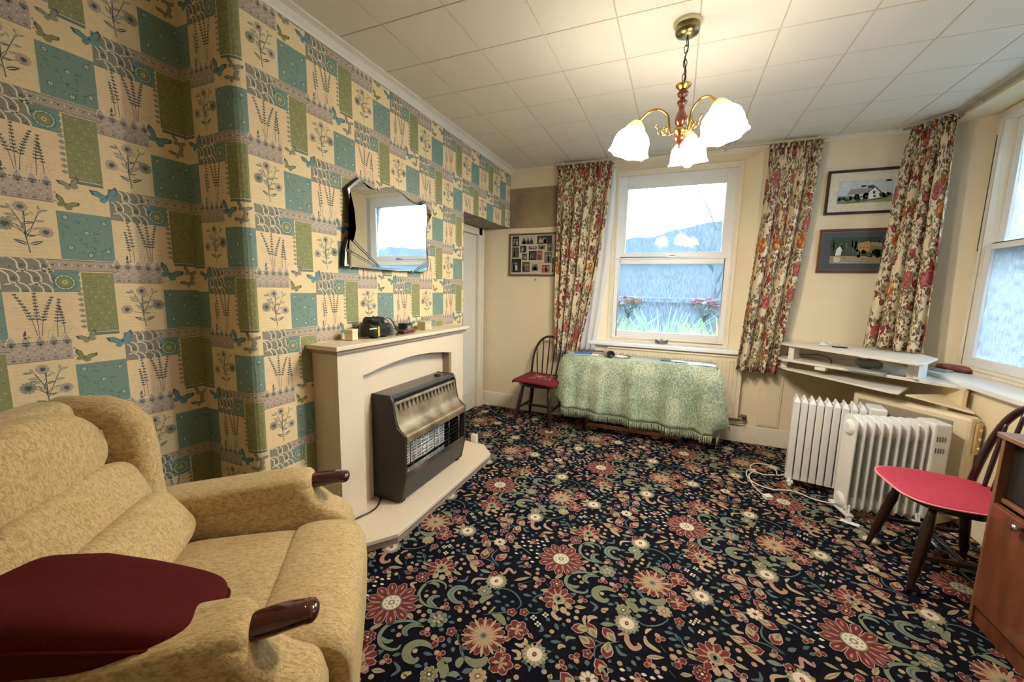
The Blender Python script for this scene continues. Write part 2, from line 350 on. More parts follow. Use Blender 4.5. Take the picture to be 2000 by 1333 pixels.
CARPET = [
('S','g',0.013,[0.175,0.163,0.163,0.187,0.131,0.195,0.094,0.186,0.073,0.147,0.078,0.098,0.103,0.068,0.14,0.052,0.179,0.053,0.212,0.061]),
('S','g',0.022,[0.175,0.118,0.15,0.103,0.149,0.075,0.17,0.065,0.196,0.06]),
('S','g',0.016,[0.074,0.154,0.098,0.173,0.128,0.172,0.14,0.158]),
('S','g',0.028,[0.272,0.193,0.254,0.206,0.22,0.194,0.209,0.164,0.218,0.14,0.252,0.121,0.287,0.127]),
('S','g',0.015,[0.205,-0.047,0.166,-0.039,0.124,-0.048,0.083,-0.073,0.064,-0.104,0.065,-0.143,0.086,-0.171,0.116,-0.183,0.15,-0.181,0.17,-0.167,0.17,-0.149]),
('S','g',0.022,[0.197,-0.045,0.158,-0.057,0.143,-0.08,0.15,-0.099,0.169,-0.107]),
('S','g',0.017,[0.079,-0.153,0.111,-0.16,0.131,-0.145]),
('S','o',0.032,[0.294,-0.109,0.256,-0.106,0.224,-0.117,0.207,-0.143,0.213,-0.17,0.234,-0.185,0.258,-0.184,0.266,-0.166]),
('S','o',0.034,[0.389,-0.197,0.383,-0.174,0.356,-0.145,0.383,-0.121]),
('S','o',0.026,[0.42,-0.14,0.414,-0.119,0.418,-0.096]),
('S','o',0.032,[0.421,-0.095,0.464,-0.101,0.492,-0.085,0.497,-0.059]),
('S','o',0.026,[0.363,0.158,0.361,0.184,0.39,0.224]),
('S','o',0.024,[0.417,0.124,0.427,0.167]),
('S','o',0.03,[0.429,0.13,0.468,0.123,0.504,0.098]),
('S','b',0.007,[0.391,0.232,0.406,0.271,0.452,0.28,0.498,0.259,0.525,0.224,0.516,0.188]),
('S','b',0.005,[0.518,0.182,0.495,0.166,0.438,0.134,0.399,0.107]),
('S','b',0.005,[0.303,-0.015,0.366,0.008]),
('S','b',0.005,[0.38,-0.061,0.398,-0.083,0.418,-0.093,0.344,-0.024,0.314,-0.016]),
('S','b',0.006,[-0.045,0.828,-0.032,0.864,-0.008,0.885,0.025,0.879]),
('S','b',0.005,[-0.01,0.202,0.039,0.223]),
('S','b',0.005,[0.524,0.376,0.473,0.334]),
('S','b',0.005,[-0.021,-0.191,0.03,-0.219]),
('S','b',0.005,[-0.046,0.762,-0.001,0.776,0.019,0.804]),
('S','b',0.005,[0.575,0.495,0.558,0.475]),
('S','b',0.005,[0.14,-0.241,0.145,-0.229]),
('S','b',0.005,[0.485,-0.106,0.522,-0.134]),
('S','p',0.014,[0.357,0.368,0.381,0.366,0.389,0.407,0.423,0.389,0.427,0.408]),
('S','t',0.018,[-0.005,0.642,0.006,0.625,-0.005,0.605,-0.031,0.603]),
('S','t',0.016,[-0.032,0.572,-0.006,0.574,0.006,0.555,-0.011,0.543]),
('S','t',0.018,[0.082,0.839,0.063,0.805,0.088,0.785,0.105,0.793]),
('S','t',0.015,[0.031,0.146,0.014,0.127,0.044,0.108]),
('S','t',0.014,[0.268,0.242,0.272,0.278,0.319,0.299]),
('S','b',0.013,[0.219,-0.264,0.228,-0.233,0.194,-0.216]),
('S','b',0.014,[0.037,0.693,0.046,0.708,0.035,0.726]),
('S','t',0.011,[0.015,0.624,0.047,0.636,0.06,0.665]),
('S','b',0.012,[0.018,0.546,0.05,0.542,0.059,0.518]),
('S','b',0.012,[0.197,0.233,0.23,0.247,0.23,0.279]),
('S','g',0.02,[0.4,-0.179,0.42,-0.166,0.446,-0.172]),
('S','t',0.02,[0.27,-0.25,0.259,-0.242,0.277,-0.223]),
('S','b',0.01,[0.134,0.53,0.142,0.516,0.187,0.54]),
('BR',[0.002,0.001]),
('TF',[0.446,0.016]),
('PA',[0.063,0.889]),
('PA',[0.084,0.273]),
('Z',[0.368,0.306]),
('Z',[0.054,0.591]),
('P',[0.557,0.098]),
('P',[0.556,-0.061]),
('B',[0.229,0.078]),
('B',[0.289,0.096]),
('B',[0.33,0.143]),
('B',[0.226,-0.063]),
('B',0.028,[0.287,-0.076]),
('B',[0.33,-0.123]),
('B',[0.161,-0.222]),
('B',[0.168,0.231]),
('B',0.03,[0.559,0.784]),
('B',[0.491,0.324]),
('B',0.03,[0.551,0.392]),
('B',[0.301,0.384]),
('B',[0.462,0.466]),
('R','r',[0.035,0.183]),
('R','g',[0.344,0.228]),
('R','r',[0.03,-0.175]),
('R','o',[0.339,-0.204]),
('R','t',[0.502,-0.139]),
('G',[0.235,0.01]),
('s',[0.504,0.169]),
('s',[0.553,0.191]),
('w',[-0.006,0.749]),
('w',[0.021,0.726]),
('w',[0.036,0.783]),
('s',[0.318,-0.019]),
('s',[0.339,0.343]),
('D','t',[0.367,0.084]),
('D','t',[0.319,0.044]),
('D','t',[0.366,-0.052]),
('D','t',[-0.011,0.863]),
('D','t',[0.085,0.715]),
('D','t',[0.521,0.463]),
('D','t',[0.118,0.095]),
('D','t',[0.116,-0.084]),
('D','p',[0.135,-0.117]),
('D','p',[0.139,0.129]),
('L','t',0.018,[0.104,0.019,0.139,0.045]),
('L','t',0.02,[0.103,-0.013,0.141,-0.035]),
('L','t',0.018,[0.011,-0.145,0.043,-0.099]),
('L','t',0.018,[0.138,0.875,0.189,0.893]),
('L','t',0.016,[-0.04,0.149,0.004,0.165]),
('L','t',0.018,[-0.018,0.249,0.029,0.236]),
('L','t',0.016,[0.145,0.28,0.198,0.272]),
('L','t',0.016,[0.442,0.343,0.509,0.4]),
('L','t',0.014,[0.461,0.423,0.511,0.409]),
('L','t',0.014,[0.562,0.44,0.6,0.426]),
('L','t',0.018,[-0.03,-0.246,0.025,-0.221]),
('L','p',0.02,[0.001,0.513,0.026,0.527]),
('L','p',0.016,[-0.002,0.67,0.028,0.651]),
('L','p',0.02,[0.526,0.027,0.553,0.063]),
('L','p',0.022,[0.529,0,0.555,-0.018]),
('L','o',0.022,[0.522,-0.101,0.549,-0.073]),
('L','b',0.02,[0.104,-0.223,0.129,-0.193]),
('L','b',0.014,[0.17,-0.199,0.198,-0.177]),
('L','b',0.014,[0.268,-0.198,0.3,-0.188]),
('L','b',0.014,[0.301,-0.169,0.313,-0.187]),
('L','b',0.014,[0.268,-0.143,0.31,-0.134]),
('L','b',0.02,[0.28,-0.036,0.273,-0.017]),
('L','b',0.013,[0.283,0.017,0.311,0.023]),
('L','b',0.013,[0.274,0.049,0.271,0.029]),
('L','b',0.013,[0.338,-0.022,0.361,-0.027]),
('L','b',0.016,[0.322,-0.045,0.341,-0.068]),
('L','b',0.016,[0.36,-0.075,0.372,-0.095]),
('L','b',0.015,[0.388,-0.057,0.409,-0.068]),
('L','b',0.018,[0.318,-0.078,0.332,-0.092]),
('L','o',0.018,[0.165,-0.03,0.199,-0.009]),
('L','o',0.02,[0.167,0.038,0.196,0.02]),
('L','b',0.013,[0.271,0.206,0.3,0.205]),
('L','b',0.012,[0.297,0.189,0.327,0.206]),
('L','b',0.013,[0.269,0.16,0.305,0.145]),
('L','b',0.013,[0.409,0.195,0.443,0.201]),
('L','b',0.016,[0.395,0.248,0.417,0.236]),
('L','b',0.018,[0.453,0.179,0.478,0.158]),
('L','b',0.014,[0.51,0.282,0.555,0.288]),
('L','b',0.014,[0.545,0.315,0.57,0.305]),
('L','b',0.014,[0.556,0.244,0.573,0.226]),
('L','b',0.014,[0.56,0.273,0.589,0.266]),
('L','b',0.013,[-0.007,0.792,0.017,0.809]),
('L','b',0.016,[0.044,0.772,0.063,0.756]),
('L','b',0.013,[0.059,0.681,0.091,0.695]),
('L','b',0.014,[0.091,0.668,0.135,0.685]),
('L','b',0.016,[0.086,0.76,0.108,0.73]),
('L','b',0.014,[0.108,0.586,0.135,0.595]),
('L','b',0.016,[0.088,0.568,0.107,0.549]),
('L','b',0.015,[0.107,0.223,0.127,0.201]),
('L','b',0.012,[0.174,0.192,0.2,0.189]),
('L','b',0.012,[0.086,0.615,0.111,0.631]),
('L','b',0.015,[0.092,-0.114,0.11,-0.106]),
('L','b',0.012,[0.096,0.114,0.111,0.127]),
('L','b',0.014,[0.512,0.125,0.495,0.141]),
('L','b',0.013,[0.569,0.168,0.579,0.154]),
('L','b',0.02,[0.442,-0.15,0.475,-0.122]),
('s',[0.564,-0.17]),
('w',[0.009,0.416]),
('w',[0.03,0.435]),
('w',[0.042,0.378]),
('L','b',0.016,[0.122,0.487,0.156,0.473]),
('S','t',0.016,[0.189,0.483,0.167,0.463,0.177,0.444,0.202,0.446]),
('L','b',0.014,[0.119,0.409,0.155,0.414]),
('B',[0.207,0.526]),
('T',110,[0.234,0.452]),
('s',[0.242,0.494]),
('Q',[0.262,0.576]),
('B',0.028,[0.307,0.622]),
('T',160,[0.308,0.537]),
('L','t',0.03,[0.339,0.576,0.392,0.585]),
('T',60,[0.318,0.466]),
('S','b',0.008,[0.281,0.52,0.269,0.477,0.279,0.444,0.333,0.407]),
('B',[0.432,0.514]),
('S','b',0.007,[0.38,0.585,0.416,0.572,0.454,0.551]),
('B',[0.43,0.653]),
('L','b',0.014,[0.406,0.458,0.435,0.484]),
('L','b',0.014,[0.423,0.439,0.45,0.459]),
('T',170,[0.189,0.399]),
('T',190,[0.231,0.378]),
('S','t',0.018,[0.094,0.374,0.075,0.347,0.085,0.325]),
('D','p',[0.132,0.338]),
('D','p',[0.142,0.369]),
('D','p',[0.171,0.347]),
('D','t',[-0.002,0.295]),
('D','t',[0.101,0.453]),
('S','t',0.022,[0.196,0.363,0.224,0.345,0.255,0.322]),
('L','b',0.014,[0.521,0.875,0.558,0.881]),
('L','b',0.016,[0.544,0.909,0.579,0.875]),
('L','b',0.014,[0.543,0.85,0.577,0.859]),
('L','b',0.015,[-0.025,0.314,0,0.336]),
('S','b',0.005,[0.55,0.911,0.584,0.864,0.619,0.854]),
('L','b',0.018,[0.349,0.423,0.385,0.452]),
('L','b',0.016,[0.355,0.479,0.373,0.496]),
('L','g',0.02,[0.262,0.342,0.321,0.344]),
('L','b',0.014,[-0.008,0.389,0.016,0.362]),
('L','b',0.014,[0.133,0.443,0.111,0.424]),
('S','b',0.006,[0.218,0.416,0.271,0.423,0.336,0.4]),
('L','b',0.016,[0.076,0.427,0.11,0.414]),
('W',[0.376,0.628]),
('W',[0.407,0.647]),
('W',[0.456,0.651]),
('W',[0.495,0.651]),
('W',[0.443,0.584]),
('W',[0.481,0.571]),
('W',[0.453,0.523]),
('W',[0.49,0.54]),
('W',[0.479,0.501]),
('W',[0.38,0.527]),
('W',[0.398,0.603]),
('W',[0.47,0.628]),
('S','b',0.006,[0.343,0.78,0.285,0.746,0.232,0.752,0.209,0.758]),
('S','b',0.006,[0.285,0.746,0.261,0.713,0.267,0.671]),
('S','p',0.02,[0.335,0.809,0.363,0.827,0.373,0.793,0.398,0.771,0.421,0.789,0.411,0.803]),
('L','g',0.022,[0.259,0.832,0.32,0.856]),
('S','t',0.02,[0.193,0.85,0.196,0.827,0.204,0.801]),
('S','t',0.02,[0.206,0.814,0.213,0.847,0.242,0.86]),
('S','g',0.014,[0.149,0.694,0.153,0.714,0.181,0.724]),
('S','t',0.016,[0.131,0.65,0.135,0.667,0.155,0.671]),
('S','b',0.014,[0.334,0.755,0.354,0.729,0.378,0.73]),
('S','t',0.018,[0.435,0.848,0.443,0.819,0.468,0.805,0.496,0.797]),
('S','b',0.006,[0.376,-0.205,0.42,-0.247,0.475,-0.231,0.516,-0.186,0.515,-0.156]),
('S','b',0.006,[0.495,0.827,0.516,0.805]),
('S','b',0.006,[-0.024,0.218,0.026,0.255]),
('S','b',0.006,[0.201,0.608,0.22,0.598]),
('S','b',0.006,[0.473,0.724,0.499,0.731]),
('S','b',0.006,[0.529,0.731,0.551,0.709]),
('D','t',[0.123,0.828]),
('D','t',[0.16,0.821]),
('D','t',[0.134,0.794]),
('D','t',[0.512,0.732]),
('Z',[0.361,0.88]),
('T',25,[0.183,0.775]),
('T',-50,[0.229,0.79]),
('T',-40,[0.298,0.798]),
('T',160,[0.231,0.725]),
('T',90,[0.306,0.718]),
('T',-45,[0.294,0.645]),
('T',-30,[0.193,0.547]),
('s',[0.24,0.676]),
('B',[0.199,0.641]),
('B',[0.16,0.59]),
('B',[0.49,0.861]),
('B',[0.461,0.73]),
('L','b',0.016,[0.128,0.722,0.139,0.7]),
('L','b',0.013,[0.127,0.618,0.146,0.612]),
('L','b',0.015,[0.182,0.604,0.204,0.596]),
('L','b',0.018,[0.241,0.65,0.25,0.626]),
('L','b',0.014,[0.316,0.683,0.329,0.675]),
('L','b',0.012,[0.281,0.677,0.298,0.694]),
('L','b',0.014,[0.341,0.764,0.363,0.758]),
('L','t',0.018,[0.447,0.755,0.512,0.779]),
('L','t',0.018,[-0.027,0.276,0.023,0.263]),
('L','b',0.014,[0.505,0.901,0.546,0.908]),
('L','b',0.018,[0.558,-0.185,0.567,-0.216]),
('L','b',0.014,[0.395,0.718,0.417,0.699]),
('L','b',0.014,[0.042,0.423,0.063,0.432]),
('L','t',0.018,[0.132,0.52,0.137,0.544]),
('L','b',0.016,[0.323,0.64,0.341,0.648]),
('L','g',0.02,[0.39,-0.212,0.417,-0.206]),
('W',[0.37,0.663]),
('W',[0.445,0.676]),
('W',[0.475,0.676]),
('W',[0.5,0.691]),
('L','b',0.014,[0.432,-0.174,0.458,-0.169]),
('D','t',[0.488,0.708]),
('L','b',0.016,[0.519,-0.142,0.541,-0.15]),
('L','b',0.015,[0.4,0.669,0.383,0.684]),
('L','t',0.018,[0.28,0.594,0.297,0.589]),
('L','b',0.014,[0.212,0.564,0.235,0.566]),
('D','t',[0.109,0.541]),
('L','b',0.014,[0.536,0.771,0.551,0.754]),
('L','b',0.014,[0.492,0.23,0.477,0.215]),
('D','p',[0.551,0.351]),
('D','p',[0.14,0.01]),
('L','b',0.014,[0.59,1.016,0.571,1.027]),
('L','b',0.014,[0.207,0.1,0.212,0.122]),
('D','p',[0.218,0.305]),
('L','g',0.014,[-0.002,0.449,0.01,0.468]),
('D','p',[0.428,0.613]),
('L','b',0.014,[0.432,0.23,0.452,0.239]),
('D','p',[0.461,0.949]),
('D','p',[0.076,0.395]),
('D','t',[0.388,0.14]),
('D','p',[0.069,0.456]),
('D','t',[0.156,0.856]),
('D','p',[0.529,0.435]),
('L','t',0.014,[0.099,0.49,0.087,0.472]),
('D','p',[0.024,0.481]),
('L','b',0.014,[0.455,0.318,0.44,0.303]),
('L','b',0.014,[0.287,0.323,0.28,0.302]),
('L','t',0.014,[0.336,0.084,0.321,0.1]),
('D','t',[0.237,1.002]),
('L','b',0.014,[0.476,0.608,0.468,0.587]),
('L','b',0.014,[0.429,0.732,0.408,0.739]),
('D','t',[0.391,0.171]),
('D','p',[0.349,0.603]),
('L','b',0.014,[0.291,0.253,0.31,0.263]),
('L','b',0.014,[0.114,0.775,0.128,0.758]),
('L','b',0.014,[0.278,0.859,0.289,0.878]),
('L','b',0.014,[0.461,0.196,0.483,0.194]),
('L','b',0.014,[0.519,0.927,0.54,0.934]),
('L','b',0.014,[0.192,0.685,0.175,0.67]),
('S','t',0.012,[0.437,0.86,0.443,0.88,0.458,0.894]),
('L','b',0.014,[0.395,0.552,0.407,0.533]),
('D','t',[0.171,0.309]),
('L','t',0.014,[0.524,0.83,0.545,0.824]),
('D','p',[0.17,0.002]),
('L','g',0.014,[0.378,0.123,0.364,0.106]),
('L','t',0.014,[0.252,0.165,0.234,0.178]),
('D','p',[0.563,0.827]),
('D','p',[0.358,0.686]),
('L','b',0.014,[0.362,0.563,0.372,0.543]),
]

for it in CARPET: carpet_item(cell, it)
b = MB()
FX0, FX1 = XL - .02, XR + .02
b.face([(FX0, YF, 0), (FX1, YF, 0), (FX1, YW + .02, 0), (FX0, YW + .02, 0)])
vs = [v.co[:] for v in b.b.verts]; b.b.free()
V = list(vs); Fc = [(0, 1, 2, 3)]; MI = [0]
for k in range(-3, 6):
    for mm in range(-6, 6):
        ox = -1.064 + k * .605; oy = 1.241 + k * .582 + mm * 1.15
        if ox > 1.9 or ox < -3 or oy < -.9 or oy > 4.8: continue
        for pts, ly, ci in cell.p:
            q = clip([(x + ox, y + oy) for x, y in pts], XL, XR, -.6, YW - .01)
            if not q: continue
            i0 = len(V); V += [(x, y, .0003 * ly) for x, y in q]; Fc.append(tuple(range(i0, i0 + len(q)))); MI.append(ci)
me = bpy.data.meshes.new('floor'); me.from_pydata(V, [], Fc); me.update()
for mm_ in cm: me.materials.append(mm_)
me.polygons.foreach_set('material_index', MI)
# keep every face looking up
bm = bmesh.new(); bm.from_mesh(me)
for f in bm.faces:
    if f.normal.z < 0: f.normal_flip()
bm.to_mesh(me); bm.free()
tag(newobj('floor', me), 'dark navy carpet with red, cream and sage flowers and scrolls', None, kind='structure')

# ------------------------------------------------------------------ wallpaper
WPC = [('wallpaper_cream', (238, 216, 168)), ('wallpaper_teal', (128, 154, 142)), ('wallpaper_green', (148, 150, 100)), ('wallpaper_grey', (146, 142, 124)),
       ('wallpaper_lilac', (192, 176, 158)), ('wallpaper_ink', (96, 100, 90)), ('wallpaper_blue', (118, 156, 158)), ('wallpaper_light', (236, 226, 196)), ('wallpaper_mid', (162, 158, 134)), ('wallpaper_dark_teal', (90, 120, 108)), ('wallpaper_blush', (240, 213, 170))]
wm = [mat(n, c, .7, spec=.25, bump=.15, bscale=220, noise=.05, nscale=60) for n, c in WPC]
C_, TE, GR, GY, LI, IN, BL, LT, MD, DT, BH = range(11)
def paper(v):
    P = Pat(); rnd = random.Random(5 + v)
    # cream sheets with faint blush and ruled handwriting lines
    P.rect(0, .19, -.17, 0, 1, BH)
    for z in [i * .012 - .165 for i in range(12)]: P.rect(.01 + rnd.random() * .03, .12 + rnd.random() * .06, z, z + .0008, 2, LI)
    for z in [.128 + i * .014 for i in range(14)]: P.rect(-.01 + rnd.random() * .03, .09 + rnd.random() * .05, z, z + .0007, 2, LI)
    # paisley band
    P.rect(0, .13, 0, .12, 2, GY)
    for i in range(60): P.disc((rnd.random() * .125, rnd.random() * .116), .0016 + rnd.random() * .0012, 3, MD if i % 2 else IN, 5)
    for (cx_, cz_) in ((.035, .092), (.09, .092), (.012, .045), (.065, .045), (.11, .05), (.035, .0), (.09, .0)):
        pts = [(cx_ - .026, cz_ + .026), (cx_ - .01, cz_ + .028), (cx_ + .006, cz_ + .014), (cx_ + .008, cz_ - .008), (cx_ + .02, cz_ - .018), (cx_ + .03, cz_ - .004), (cx_ + .028, cz_ + .014), (cx_ + .014, cz_ + .03), (cx_ - .012, cz_ + .034)]
        Q = Pat(); Q.stroke(pts, .0042, 4, LT, 3, 0)
        Q.petals((cx_ + .018, cz_ + .002), .001, .008, 5, .004, 4, IN)
        for q, l, c in Q.p:
            q = clip(q, 0, .13, 0, .119)
            if q: P.poly(q, l, c)
    # medallion panel
    P.rect(.12, .196, 0, .078, 3, TE)
    for rr, ci in ((.031, DT), (.029, TE), (.026, LT), (.0235, TE), (.021, DT), (.019, GR), (.007, LT), (.0045, GR)): P.disc((.154, .036), rr, 4 + [.031, .029, .026, .0235, .021, .019, .007, .0045].index(rr) * .5, ci, 14)
    for a in range(12): P.disc((.154 + .0245 * cos(a * pi / 6), .036 + .0245 * sin(a * pi / 6)), .0022, 9, TE, 5)
    for i in range(7): P.stroke([(.122 + i * .01, .07), (.127 + i * .01, .074), (.131 + i * .01, .069)], .0016, 4, DT, 2)
    for i in range(5): P.stroke([(.124 + i * .014, .004), (.13 + i * .014, .001), (.136 + i * .014, .005)], .0016, 4, DT, 2)
    # narrow lace band
    P.rect(.11, .306, .078, .12, 3, LI)
    P.rect(.11, .306, .117, .119, 4, IN); P.rect(.11, .306, .079, .081, 4, IN); P.rect(.11, .306, .084, .0852, 4, MD); P.rect(.11, .306, .113, .1142, 4, MD)
    for i in range(6):
        cx_ = .128 + i * .033
        P.stroke([(cx_ - .014, .09), (cx_ - .008, .108), (cx_, .098), (cx_ + .008, .108), (cx_ + .014, .09)], .0028, 4, GY, 3)
        P.stroke([(cx_ - .01, .103), (cx_, .088), (cx_ + .01, .103)], .0024, 5, MD, 3); P.disc((cx_, .1), .0035, 5, IN, 6)
        P.disc((cx_ + .0165, .099), .003, 5, LT, 5)
    # lace strip with peaks
    P.rect(.292, .458, .035, .108, 2, LI)
    for i in range(5):
        cx_ = .31 + i * .034
        P.poly([(cx_ - .017, .105), (cx_ + .017, .105), (cx_ + .006, .128), (cx_, .133), (cx_ - .006, .128)], 2, LI)
        P.stroke([(cx_ - .015, .1), (cx_ - .007, .122), (cx_, .13), (cx_ + .007, .122), (cx_ + .015, .1)], .0028, 5, LT, 3, 0)
        for a in range(5): P.leaf((cx_, .095), (cx_ + .014 * cos(pi * (a + .5) / 5), .095 + .018 * sin(pi * (a + .5) / 5)), .005, 5, GY)
        P.disc((cx_, .096), .004, 6, IN, 6)
        for dz in (.085, .074, .062): P.disc((cx_ + (.017 if dz == .074 else 0), dz), .0032, 4, GY, 6); P.disc((cx_ + (0 if dz == .074 else .017), dz), .0022, 4, LT, 5)
        P.disc((cx_, .046), .0058, 4, IN, 8, sy=.7); P.disc((cx_, .046), .003, 5, LI, 6, sy=.7); P.disc((cx_ + .017, .045), .003, 4, GY, 6)
    P.rect(.292, .458, .054, .0555, 4, GY); P.rect(.292, .458, .037, .0385, 4, IN)
    # green block with dots and scalloped edge
    P.rect(.2, .294, -.155, .075, 3, GR)
    for j in range(11):
        for i in range(4):
            x = .212 + i * .023 + (.0115 if j % 2 else 0); z = -.146 + j * .0208
            if x < .29: P.disc((x, z), .0052, 4, DT if (i + j) % 3 == 0 else MD, 7); P.disc((x, z + .001), .0035, 5, GR, 6); P.disc((x, z + .0025), .0016, 6, LT, 5)
    for i in range(11):
        z = -.145 + i * .021; P.disc((.1965, z), .0042, 5, LT, 7)
        if z < 0.02: P.leaf((.2, z + .01), (.181, z + .012), .012, 4, MD); P.stroke([(.199, z + .018), (.19, z + .016), (.184, z + .01)], .003, 5, MD, 2)
    P.rect(.204, .294, -.17, -.155, 3, GY); P.rect(.204, .294, -.1585, -.1565, 4, LT); P.rect(.204, .294, -.164, -.162, 4, DT); P.rect(.204, .294, -.169, -.166, 4, DT)
    # teal block
    P.rect(.154, .3065, .122, .297, 2, TE)
    for i in range(34):
        x = .165 + rnd.random() * .13; z = .13 + rnd.random() * .158; a = rnd.random() * 6.28; L = .012 + rnd.random() * .012
        P.stroke([(x - L * .5 * cos(a), z - L * .5 * sin(a)), (x - .003 * sin(a), z + .003 * cos(a)), (x + L * .5 * cos(a), min(.294, z + L * .5 * sin(a)))], .0022, 3, DT if i % 3 else MD, 3)
    for i in range(20):
        x = .162 + rnd.random() * .138; z = .128 + rnd.random() * .163; P.leaf((x, z), (min(.305, x + .01), z + .004), .004, 3, GR if i % 2 else DT)
    for (x, z) in ((.176, .276), (.284, .268), (.23, .225), (.182, .166), (.287, .16), (.235, .142)):
        P.disc((x, z), .0095, 4, DT, 10); P.disc((x, z), .0075, 5, TE, 9); P.petals((x, z), .001, .006, 6, .003, 6, LT); P.disc((x, z), .0024, 7, DT, 6)
    # lavender
    def sprig(x, z0, z1, lean, n=9, w_=.009):
        P.stroke([(x, z0), (x + lean * .3, (z0 + z1) / 2), (x + lean, z1)], .0017, 3, IN, 4, 0)
        for i in range(n):
            t = .42 + .58 * i / (n - 1); xx = x + lean * (t ** 1.6); zz = z0 + (z1 - z0) * t; h = w_ * (1 - .5 * i / n)
            P.leaf((xx - h, zz + .003), (xx, zz - .002), .0055, 4, IN if i % 2 else GY); P.leaf((xx + h, zz + .003), (xx, zz - .002), .0055, 4, GY if i % 2 else IN); P.disc((xx, zz), .0032, 5, IN, 5)
    if v == 0:
        sprig(.072, -.165, -.006, 0); sprig(.068, -.16, -.01, -.042); sprig(.078, -.16, -.02, .036); sprig(.118, -.165, -.028, .014, 8); sprig(.138, -.16, -.055, -.006, 7, .007)
    else:
        sprig(.05, -.165, -.045, -.01, 8, .007); sprig(.062, -.165, -.006, -.012, 8); sprig(.112, -.16, -.004, -.03); sprig(.118, -.165, .0 - .003, -.006, 9); sprig(.122, -.16, -.006, .022)
    for i in range(6): P.stroke([(.08 + i * .012, -.168), (.084 + i * .014, -.14 + rnd.random() * .02), (.09 + i * .016, -.13)], .001, 3, MD, 3)
    P.leaf((.035, -.165), (.04, -.135), .008, 4, IN); P.leaf((.03, -.165), (.05, -.16), .01, 4, IN)
    # daisy plant
    cx_ = .078; z0 = .138
    P.stroke([(cx_, z0), (cx_ - .004, .18), (cx_ - .012, .235), (cx_ - .03, .28)], .0026, 3, IN, 5, 0); P.stroke([(cx_ - .004, .19), (cx_ + .014, .235), (cx_ + .034, .285)], .0022, 3, IN, 5, 0)
    P.stroke([(cx_ - .006, .2), (cx_ - .004, .25), (cx_ - .002, .285)], .002, 3, IN, 4, 0)
    fl = [(cx_ + .052, .232, .022), (cx_ - .058, .215, .019), (cx_ - .004, .292, .017)] if v else [(cx_ - .05, .232, .021), (cx_ + .045, .214, .018), (cx_ - .01, .294, .017)]
    for (x, z, r) in fl:
        P.stroke([(cx_ - .004, .2), ((x + cx_) / 2, z - .012), (x, z)], .0016, 3, IN, 3, 0)
        P.petals((x, z), .003, r, 12, r * .42, 4, MD if r > .0205 else LI, .1, GY, .0008); P.petals((x, z), .001, r * .5, 9, .003, 5, IN); P.disc((x, z), .0045, 6, IN, 8)
    for (x, z, a, L) in ((0, .165, 25, .04), (0, .165, 155, .04), (-.004, .2, 60, .03), (-.006, .21, 130, .034), (-.01, .24, 10, .03), (-.014, .245, 160, .034), (.01, .22, 20, .024), (-.02, .262, 175, .03), (.018, .25, 5, .028), (.028, .272, 60, .022), (-.03, .28, 120, .024), (-.034, .285, 175, .026), (.034, .285, 20, .024), (.034, .287, 95, .02), (-.004, .262, 45, .02), (-.006, .225, 95, .02), (-.002, .195, 10, .022), (-.008, .25, 75, .018), (.02, .3 - .03, 130, .016)):
        a = radians(a); P.leaf((cx_ + x, z), (cx_ + x + L * cos(a), z + L * sin(a)), L * .3, 4, GY if (x + z) * 1000 % 2 < 1 else IN); P.leaf((cx_ + x, z), (cx_ + x + L * .8 * cos(a), z + L * .8 * sin(a)), L * .08, 5, LT)
    # butterflies
    def fly(cx_, cz_, a, s_, ci, ed):
        def R_(x, z): return (cx_ + s_ * (x * cos(a) - z * sin(a)), cz_ + s_ * (x * sin(a) + z * cos(a)))
        for W_, c, l in (([(0, 0), (-.5, .5), (-1.08, .62), (-.95, .2), (-.45, -.1)], ed, 9), ([(0, 0), (.35, .5), (.9, .85), (1.0, .5), (.6, .0)], ed, 9), ([(0, 0), (-.5, .44), (-.9, .48), (-.82, .2), (-.42, -.06)], ci, 10), ([(0, 0), (.36, .44), (.75, .68), (.84, .42), (.55, .02)], ci, 10),
                         ([(0, 0), (-.42, -.05), (-.6, -.35), (-.35, -.6), (-.05, -.4)], ci, 10), ([(0, 0), (.6, .0), (.72, -.3), (.4, -.55), (.05, -.4)], ci, 10)):
            P.poly([R_(*p) for p in W_], l, c)
        P.leaf(R_(.02, .18), R_(-.02, -.32), .09 * s_, 11, IN)
        for p in ((-.7, .36), (-.4, .3), (.5, .42), (.3, .4), (-.4, -.3), (.4, -.3)): P.stroke([R_(0, 0), R_(*p)], .02 * s_, 11, ed if ci == BL else IN, 2, 0)
    if v == 0: fly(.3, -.2, radians(12), .042, BL, IN)
    else: fly(.182, -.205, radians(-32), .046, BL, IN)
    if v == 0: fly(.2, -.178, radians(15), .03, MD, IN); fly(.182, -.25, radians(-28), .032, GR, IN)
    else: fly(.262, -.198, radians(-28), .03, MD, IN); fly(.258, -.245, radians(25), .032, MD, IN)
    return P.p
PAPER = [paper(0), paper(1)]
AU, AZ, BZ = .3065, -.2875, .5750
